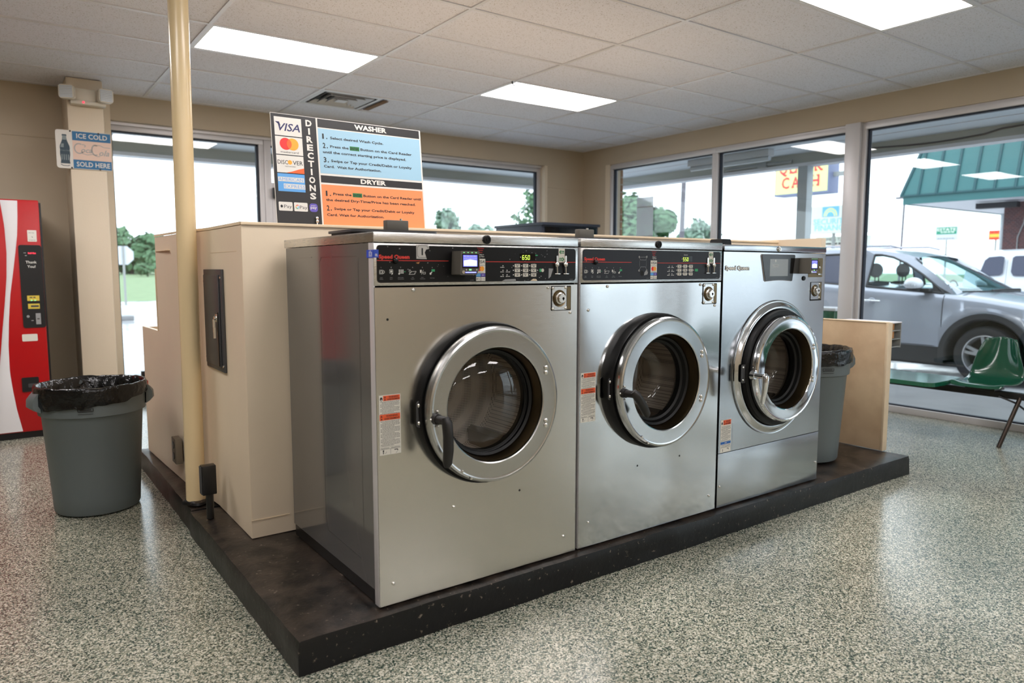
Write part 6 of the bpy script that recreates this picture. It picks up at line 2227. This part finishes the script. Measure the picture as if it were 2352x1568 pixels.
def body_mesh():
    ss = [0, .03, .08, .15, .25, .35, .42] + [.43 + .04 * k for k in range(27)] + [1.5 + .15 * k for k in range(11)] + [3.13 + .04 * k for k in range(27)] + [4.2, 4.35, 4.5, 4.6, 4.65, 4.68]
    ss = sorted(set(round(x, 3) for x in ss))
    m = MB(M['car_silver'])
    rows = []
    for s in ss:
        w, sh, hd, lo = lerp_tab(W_T, s), lerp_tab(SH_T, s), lerp_tab(HD_T, s), low(s)
        lo = min(lo, sh - .12)
        mid = lo + (sh - lo) * .45
        flare = .0
        for c in (.95, 3.65):
            dd = abs(s - c)
            if dd < .66:
                flare = .025 * (1 - (dd / .66) ** 4)
        half = [(w - .012 + flare, lo), (w + flare, lo + .05), (w - .004 + flare * .4, mid), (w - .012, sh - .16), (w - .030, sh - .06), (w - .065, sh - .012), (w - .11, sh), (w * .72, hd - .01), (w * .35, hd + .012), (0, hd + .018)]
        rows.append([(-a, b) for a, b in half] + [(a, b) for a, b in reversed(half[:-1])])
    n = len(rows[0])
    vs = [car_pt(s, t, z) for s, r_ in zip(ss, rows) for t, z in r_]
    fs = []
    for i in range(len(ss) - 1):
        for j in range(n - 1):
            a = i * n + j
            fs.append((a, a + 1, a + n + 1, a + n))
    fs.append(tuple(range(n)))
    fs.append(tuple(reversed(range((len(ss) - 1) * n, len(ss) * n))))
    return m.add(vs, fs)
body_mesh().build('body', car, angle=40)
# lower cladding and wheel arches
cl_ = MB(M['cladding'])
for sg in (-1, 1):
    cl_.add([car_pt(1.44, sg * .925, .45), car_pt(3.16, sg * .925, .45), car_pt(3.16, sg * .90, .22), car_pt(1.44, sg * .90, .22), car_pt(1.44, sg * .7, .20), car_pt(3.16, sg * .7, .20)], [(0, 1, 2, 3), (3, 2, 5, 4)])
    for c in (.95, 3.65):
        N = 24
        vs, fs = [], []
        for k in range(N + 1):
            a = PI * (-.06 + 1.12 * k / N)
            ca, sa = math.cos(a), math.sin(a)
            vs += [car_pt(c + .540 * ca, sg * .958, .36 + .540 * sa), car_pt(c + .475 * ca, sg * .958, .36 + .475 * sa), car_pt(c + .455 * ca, sg * .93, .36 + .455 * sa), car_pt(c + .44 * ca, sg * .55, .36 + .44 * sa)]
        for k in range(N):
            for j in range(3):
                b = k * 4 + j
                fs.append((b, b + 1, b + 5, b + 4))
        cl_.add(vs, fs)
cl_.box(CX0 - .80, CX0 + .80, CY0 + .3, CY0 + 4.4, GZ + .18, GZ + .24)
cl_.build('cladding', car, angle=40)
well = MB(M['dark'])
for sg in (-1, 1):
    for c in (.95, 3.65):
        well.box(CX0 + sg * .53 - .01, CX0 + sg * .53 + .01, CY0 + c - .50, CY0 + c + .50, GZ + .2, GZ + .9)
well.build('wheel_well', car, angle=0)
for sg in (-1, 1):
    for c in (.95, 3.65):
        x_ = CX0 + sg * .82
        ct = (x_, CY0 + c, GZ + .37)
        def hx_(h): return sg * h
        ty = MB(M['tyre']).lathe([(.255, hx_(.10)), (.30, hx_(.115)), (.345, hx_(.11)), (.368, hx_(.08)), (.37, 0), (.368, hx_(-.08)), (.345, hx_(-.11)), (.25, hx_(-.10))], ct, 'x', 40).build('wheel', car, angle=40)
        rm = MB(M['rim']).lathe([(.262, hx_(.085)), (.258, hx_(.103)), (.245, hx_(.105)), (.232, hx_(.06)), (.225, hx_(-.02))], ct, 'x', 40)
        for k in range(5):
            for d_ in (-.16, .16):
                a = 2 * PI * k / 5 + d_ + .3
                u = Vector((0, math.cos(a), math.sin(a))); v = Vector((0, -math.sin(a), math.cos(a)))
                p0 = Vector(ct) + X * hx_(.075)
                rm.add([tuple(p0 + u * .05 + v * .022), tuple(p0 + u * .05 - v * .022), tuple(p0 + u * .238 - v * .018 + X * hx_(.012)), tuple(p0 + u * .238 + v * .018 + X * hx_(.012)), tuple(p0 + u * .05 + v * .022 - X * hx_(.03)), tuple(p0 + u * .05 - v * .022 - X * hx_(.03)), tuple(p0 + u * .238 - v * .018 - X * hx_(.02)), tuple(p0 + u * .238 + v * .018 - X * hx_(.02))], [(0, 1, 2, 3), (7, 6, 5, 4), (0, 4, 5, 1), (1, 5, 6, 2), (2, 6, 7, 3), (3, 7, 4, 0)])
        rm.cyl((x_ + hx_(.04), ct[1], ct[2]), (x_ + hx_(.09), ct[1], ct[2]), .062, n=20)
        sub(rm, 'rim', ty, car, 40)
        dk = MB(M['dark']).cyl((x_ - hx_(.03), ct[1], ct[2]), (x_ - hx_(.02), ct[1], ct[2]), .23, n=24)
        sub(dk, 'brake_disc', ty, car, 0)
# greenhouse
ROOF = [(1.95, 1.600), (2.15, 1.655), (2.45, 1.70), (2.9, 1.735), (3.4, 1.735), (3.9, 1.715), (4.3, 1.67), (4.52, 1.60)]
RW = [(1.95, .60), (2.3, .63), (3.4, .645), (4.3, .62), (4.52, .58)]
rf = MB(M['car_silver'])
rs = [1.95 + .107 * k for k in range(25)]
vs, fs = [], []
for s in rs:
    z, w = lerp_tab(ROOF, s), lerp_tab(RW, s)
    for f in (-1.0, -.96, -.85, -.5, 0, .5, .85, .96, 1.0):
        vs.append(car_pt(s, w * f, z + .030 * (1 - abs(f) ** 2.2) - (.035 if abs(f) > .99 else 0)))
for i in range(len(rs) - 1):
    for j in range(8):
        a = i * 9 + j
        fs.append((a, a + 1, a + 10, a + 9))
rf.add(vs, fs)
rf.build('roof', car, angle=40)
def belt_t(s): return lerp_tab(W_T, s) - .085
def side_t(s, z):
    zb_, zr = lerp_tab(SH_T, s), 1.70
    f = max(0, min(1, (z - zb_) / (zr - zb_)))
    return belt_t(s) + (.635 - belt_t(s)) * f ** 1.25
for sg in (-1, 1):
    P = lambda s, z, o=0: car_pt(s, sg * (side_t(s, z) + o), z)
    fw_ = [(1.49, 1.135), (1.56, 1.20), (1.80, 1.375), (2.05, 1.525), (2.25, 1.61), (2.42, 1.645), (2.52, 1.650), (2.52, 1.205)]
    fo_ = [(1.36, 1.125), (1.44, 1.225), (1.68, 1.405), (1.93, 1.565), (2.15, 1.660), (2.40, 1.702), (2.66, 1.715), (2.66, 1.195)]
    rw_ = [(2.66, 1.215), (2.66, 1.655), (3.05, 1.665), (3.50, 1.650), (3.50, 1.255)]
    qw = [(3.62, 1.275), (3.62, 1.640), (3.95, 1.62), (4.18, 1.55), (4.05, 1.31)]
    fr = MB(M['car_silver'])
    n_ = len(fw_)
    fr.add([P(*p_) for p_ in fo_] + [P(*p_) for p_ in fw_], [(k, k + 1, n_ + k + 1, n_ + k) for k in range(n_ - 1)])
    fr.add([P(2.52, 1.205), P(2.66, 1.195), P(2.66, 1.715), P(2.52, 1.65)], [(0, 1, 2, 3)])
    fr.add([P(2.66, 1.655), P(3.05, 1.665), P(3.50, 1.65), P(3.62, 1.64), P(3.95, 1.62), P(4.18, 1.55), P(4.45, 1.60), P(4.2, 1.69), P(3.5, 1.725), P(3.0, 1.722), P(2.66, 1.715)], [(0, 1, 9, 10), (1, 2, 8, 9), (2, 3, 4, 8), (4, 7, 8), (4, 5, 6, 7)])
    fr.add([P(3.50, 1.255), P(3.62, 1.275), P(3.62, 1.64), P(3.50, 1.65)], [(0, 1, 2, 3)])
    fr.add([P(4.05, 1.31), P(4.5, 1.30), P(4.45, 1.60), P(4.18, 1.55)], [(0, 1, 2, 3)])
    fr.build('side_frame', car, angle=30)
    tr_ = MB(M['cladding'])
    for poly in (fw_, rw_, qw):
        for (a, b), (c, d) in zip(poly, poly[1:] + poly[:1]):
            tr_.tube([P(a, b, .004), P(c, d, .004)], .016, 6)
    tr_.add([P(1.40, 1.13, .006), P(1.62, 1.145, .006), P(1.66, 1.27, .006)], [(0, 1, 2)])
    tr_.build('window_trim', car)
    gl = MB(M['car_glass'])
    gl.add([P(*p_) for p_ in fw_], [tuple(range(len(fw_)))])
    gl.build('front_door_glass', car, angle=0)
    gk = MB(M['car_glass'] if sg > 0 else M['car_glass_dark'])
    gk.add([P(*p_) for p_ in rw_], [tuple(range(len(rw_)))])
    gk.add([P(*p_) for p_ in qw], [tuple(range(len(qw)))])
    gk.build('rear_door_glass', car, angle=0)
    # door seams, handles, mirror
    w_ = .944
    sm = MB(M['cladding'])
    for s_ in (1.47, 2.585):
        sm.tube([car_pt(s_ - .02, sg * .937, .45), car_pt(s_, sg * .943, .78), car_pt(s_, sg * .928, 1.03), car_pt(s_, sg * (belt_t(s_) + .03), lerp_tab(SH_T, s_) - .02)], .005, 5)
    sm.tube([car_pt(1.47, sg * .937, .45), car_pt(2.585, sg * .937, .45)], .005, 5)
    sm.build('door_seam', car)
    dh = MB(M['chrome'])
    dh.tube([car_pt(2.28, sg * .948, 1.005), car_pt(2.31, sg * .972, 1.007), car_pt(2.48, sg * .975, 1.012), car_pt(2.515, sg * .948, 1.014)], .0145, 10)
    dh.build('door_handle', car)
    dcup = MB(M['car_silver']).sphere(car_pt(2.40, sg * .932, 1.005), .055, 16, 10, (.28, 1, .85))
    dcup.build('handle_cup', car)
    mr_ = MB(M['car_white'])
    mr_.sphere(car_pt(1.78, sg * 1.07, 1.255), .125, 18, 12, (.95, .9, .68))
    mo = mr_.build('mirror', car)
    mk = MB(M['cladding']).sphere(car_pt(1.78, sg * 1.065, 1.215), .110, 14, 8, (.9, .85, .55))
    mk.box(CX0 + sg * .93 - .06, CX0 + sg * .93 + .06, CY0 + 1.62, CY0 + 1.74, GZ + 1.155, GZ + 1.195, .008)
    sub(mk, 'mirror_base', mo, car)
    mi = MB(M['lens'])
    for k in range(5):
        mi.box(CX0 + sg * 1.178 - .010, CX0 + sg * 1.178 + .010, CY0 + 1.715 + .035 * k, CY0 + 1.735 + .035 * k, GZ + 1.232, GZ + 1.25)
    sub(mi, 'turn_signal', mo, car, 0)
# windscreen, pillars, dash, seats
ws = MB(M['screen_glass'])
vs, fs = [], []
for i in range(9):
    f = i / 8 * 2 - 1
    e = f * f
    vs += [car_pt(1.02 + .30 * e, .76 * f, 1.155), car_pt(1.93 + .10 * e, .575 * f, 1.615)]
for i in range(8):
    a = i * 2
    fs.append((a, a + 2, a + 3, a + 1))
ws.add(vs, fs)
ws.build('windscreen', car, angle=60)
for sg in (-1, 1):
    ppl = MB(M['car_silver'])
    ppl.add([car_pt(1.30, sg * .76, 1.150), car_pt(2.02, sg * .575, 1.615), car_pt(1.95, sg * .645, 1.60), car_pt(1.70, sg * .72, 1.42), car_pt(1.45, sg * .80, 1.235), car_pt(1.34, sg * .84, 1.12)], [(0, 1, 2, 3), (0, 3, 4, 5)])
    ppl.build('a_pillar', car, angle=0)
cw = MB(M['cladding']).tube([car_pt(1.00, -.2, 1.165), car_pt(1.10, -.5, 1.165), car_pt(1.30, -.78, 1.16)], .010, 8)
cw.tube([car_pt(1.00, .2, 1.165), car_pt(1.10, .5, 1.165), car_pt(1.30, .78, 1.16)], .010, 8)
cw.tube([car_pt(1.03, -.6, 1.18), car_pt(1.06, -.1, 1.185), car_pt(1.04, .3, 1.18)], .012, 8)
cw.tube([car_pt(1.0, -.2, 1.165), car_pt(1.0, .2, 1.165)], .010, 8)
cw.build('wiper', car)
MB(M['car_silver']).tube([car_pt(2.2, -.56, 1.735), car_pt(2.35, -.56, 1.775), car_pt(3.9, -.56, 1.785), car_pt(4.1, -.56, 1.745)], .014, 8).build('roof_rail', car)
MB(M['car_silver']).tube([car_pt(2.2, .56, 1.735), car_pt(2.35, .56, 1.775), car_pt(3.9, .56, 1.785), car_pt(4.1, .56, 1.745)], .014, 8).build('roof_rail', car)
it = MB(M['seat'])
it.box(CX0 - .78, CX0 + .78, CY0 + 1.45, CY0 + 1.75, GZ + .9, GZ + 1.15, .06)
it.box(CX0 - .80, CX0 + .80, CY0 + 1.4, CY0 + 4.3, GZ + .40, GZ + .48)
it.build('dashboard', car)
for t_ in (-.40, .40):
    for s_ in (2.62, 3.55):
        se = MB(M['seat'])
        se.box(CX0 + t_ - .26, CX0 + t_ + .26, CY0 + s_ - .55, CY0 + s_, GZ + .55, GZ + .75, .06)
        se.box(CX0 + t_ - .26, CX0 + t_ + .26, CY0 + s_ - .08, CY0 + s_ + .10, GZ + .72, GZ + 1.27, .06)
        so2 = se.build('seat', car)
        hr = MB(M['seat']).sphere(car_pt(s_ + .02, t_, 1.43), .135, 16, 10, (1.0, .62, .78))
        hr.cyl(car_pt(s_, t_ - .05, 1.25), car_pt(s_, t_ - .05, 1.38), .008, n=6).cyl(car_pt(s_, t_ + .05, 1.25), car_pt(s_, t_ + .05, 1.38), .008, n=6)
        sub(hr, 'headrest', so2, car)
sw_ = MB(M['cladding']).lathe([(.185, -.012), (.197, 0), (.185, .012), (.173, 0)], car_pt(1.92, .40, 1.10), 'y', 28, close=True)
sw_.box(CX0 + .40 - .17, CX0 + .40 + .17, CY0 + 1.905, CY0 + 1.93, GZ + 1.08, GZ + 1.13)
sw_.build('steering_wheel', car)
hl = MB(M['lens'])
for sg in (-1, 1):
    hl.sphere(car_pt(.32, sg * .72, .84), .2, 14, 8, (.6, .9, .5))
hl.build('headlamp', car)

# ------------------------------------------------------------------ white car behind it
vx0, vy0 = 13.0, 3.62
van = thing('car', 'white car with dark windows parked behind the silver one', 'car', (13.95, 1.3, GZ))
def van_pt(s, t, z): return (vx0 + .95 + t, vy0 - s, GZ + z)
VT = [(0, .80, 1.38), (.05, .86, 1.62), (.18, .90, 1.72), (.45, .90, 1.765), (1.2, .90, 1.785), (2.4, .90, 1.78), (3.0, .88, 1.70), (3.7, .90, 1.28), (4.6, .90, 1.16), (4.9, .84, .95)]
m = MB(M['car_white'])
vs, fs = [], []
for s, w, zt_ in VT:
    cab = s < 3.3
    half = [(w - .05, .35), (w + .03, .55), (w + .05, .9), (w + .01, min(1.20, zt_ - .05)), (w - .06 if cab else w - .02, min(1.50, zt_ - .03)), (w - .15 if cab else w - .12, zt_ - .02), (w * .5, zt_ + .02), (0, zt_ + .03)]
    for t_, z in [(-a, b) for a, b in half] + [(a, b) for a, b in reversed(half[:-1])]:
        vs.append(van_pt(s, t_, z))
n = 15
for i in range(len(VT) - 1):
    for j in range(n - 1):
        a = i * n + j
        fs.append((a, a + 1, a + n + 1, a + n))
fs.append(tuple(range(n)))
fs.append(tuple(reversed(range((len(VT) - 1) * n, len(VT) * n))))
m.add(vs, fs)
m.build('body', van, angle=35)
gm = MB(M['car_glass_dark'])
def vwin(pts):
    gm.add([van_pt(s, -(.925 - .055 * max(0, (z - 1.2) / .3)) - .012, z) for s, z in pts], [tuple(range(len(pts)))])
vwin([(.30, 1.36), (.36, 1.60), (.42, 1.655), (.60, 1.67), (.66, 1.65), (.66, 1.38), (.62, 1.345), (.34, 1.325)])
vwin([(.78, 1.40), (.78, 1.64), (.82, 1.67), (1.55, 1.68), (1.62, 1.66), (1.62, 1.36), (1.58, 1.335), (.82, 1.335)])
vwin([(1.75, 1.36), (1.75, 1.64), (1.80, 1.67), (2.5, 1.665), (2.95, 1.40), (2.92, 1.335), (1.8, 1.335)])
gm.build('window', van, angle=0)
sm = MB(M['greyprint'])
for s_ in (.72, 1.68):
    sm.tube([van_pt(s_, -.96, .45), van_pt(s_, -.972, .9), van_pt(s_, -.945, 1.2), van_pt(s_, -.88, 1.6)], .005, 5)
sm.build('door_seam', van)
MB(M['cladding']).box(vx0 - .03, vx0 + 1.9, vy0 - 4.7, vy0 - .15, GZ + .22, GZ + .42, .02).build('sill', van)
for s_ in (.95, 3.9):
    for t_ in (-.86, .86):
        c_ = van_pt(s_, t_, .36)
        ty = MB(M['tyre']).lathe([(.001, -.11), (.33, -.11), (.36, -.08), (.36, .08), (.33, .11), (.001, .11)], c_, 'x', 28).build('wheel', van, angle=40)
# ------------------------------------------------------------------ bits on the ground outside
hb = MB(M['concrete'])
x0, y0, zz0 = 7.95, 2.02, GZ
hb.box(x0, x0 + .20, y0, y0 + .03, zz0, zz0 + .2).box(x0, x0 + .20, y0 + .37, y0 + .40, zz0, zz0 + .2)
hb.box(x0, x0 + .03, y0 + .03, y0 + .37, zz0, zz0 + .2).box(x0 + .17, x0 + .2, y0 + .03, y0 + .37, zz0, zz0 + .2).box(x0 + .03, x0 + .17, y0 + .185, y0 + .215, zz0, zz0 + .2)
tag(hb.build('concrete_block', None, (8.05, 2.2, GZ), angle=0), 'pale hollow concrete block on the lot beside the silver car', 'block')
gb_ = thing('planter_box', 'dark green box with a pale rim on the walk left of the wide mullion', 'box', (6.55, 2.28, -.03))
MB(M['table_top']).box(6.40, 6.70, 2.10, 2.46, -.03, .845, .006).build('box', gb_)
MB(M['white_trim']).box(6.385, 6.715, 2.085, 2.475, .845, .875, .004).build('rim', gb_)
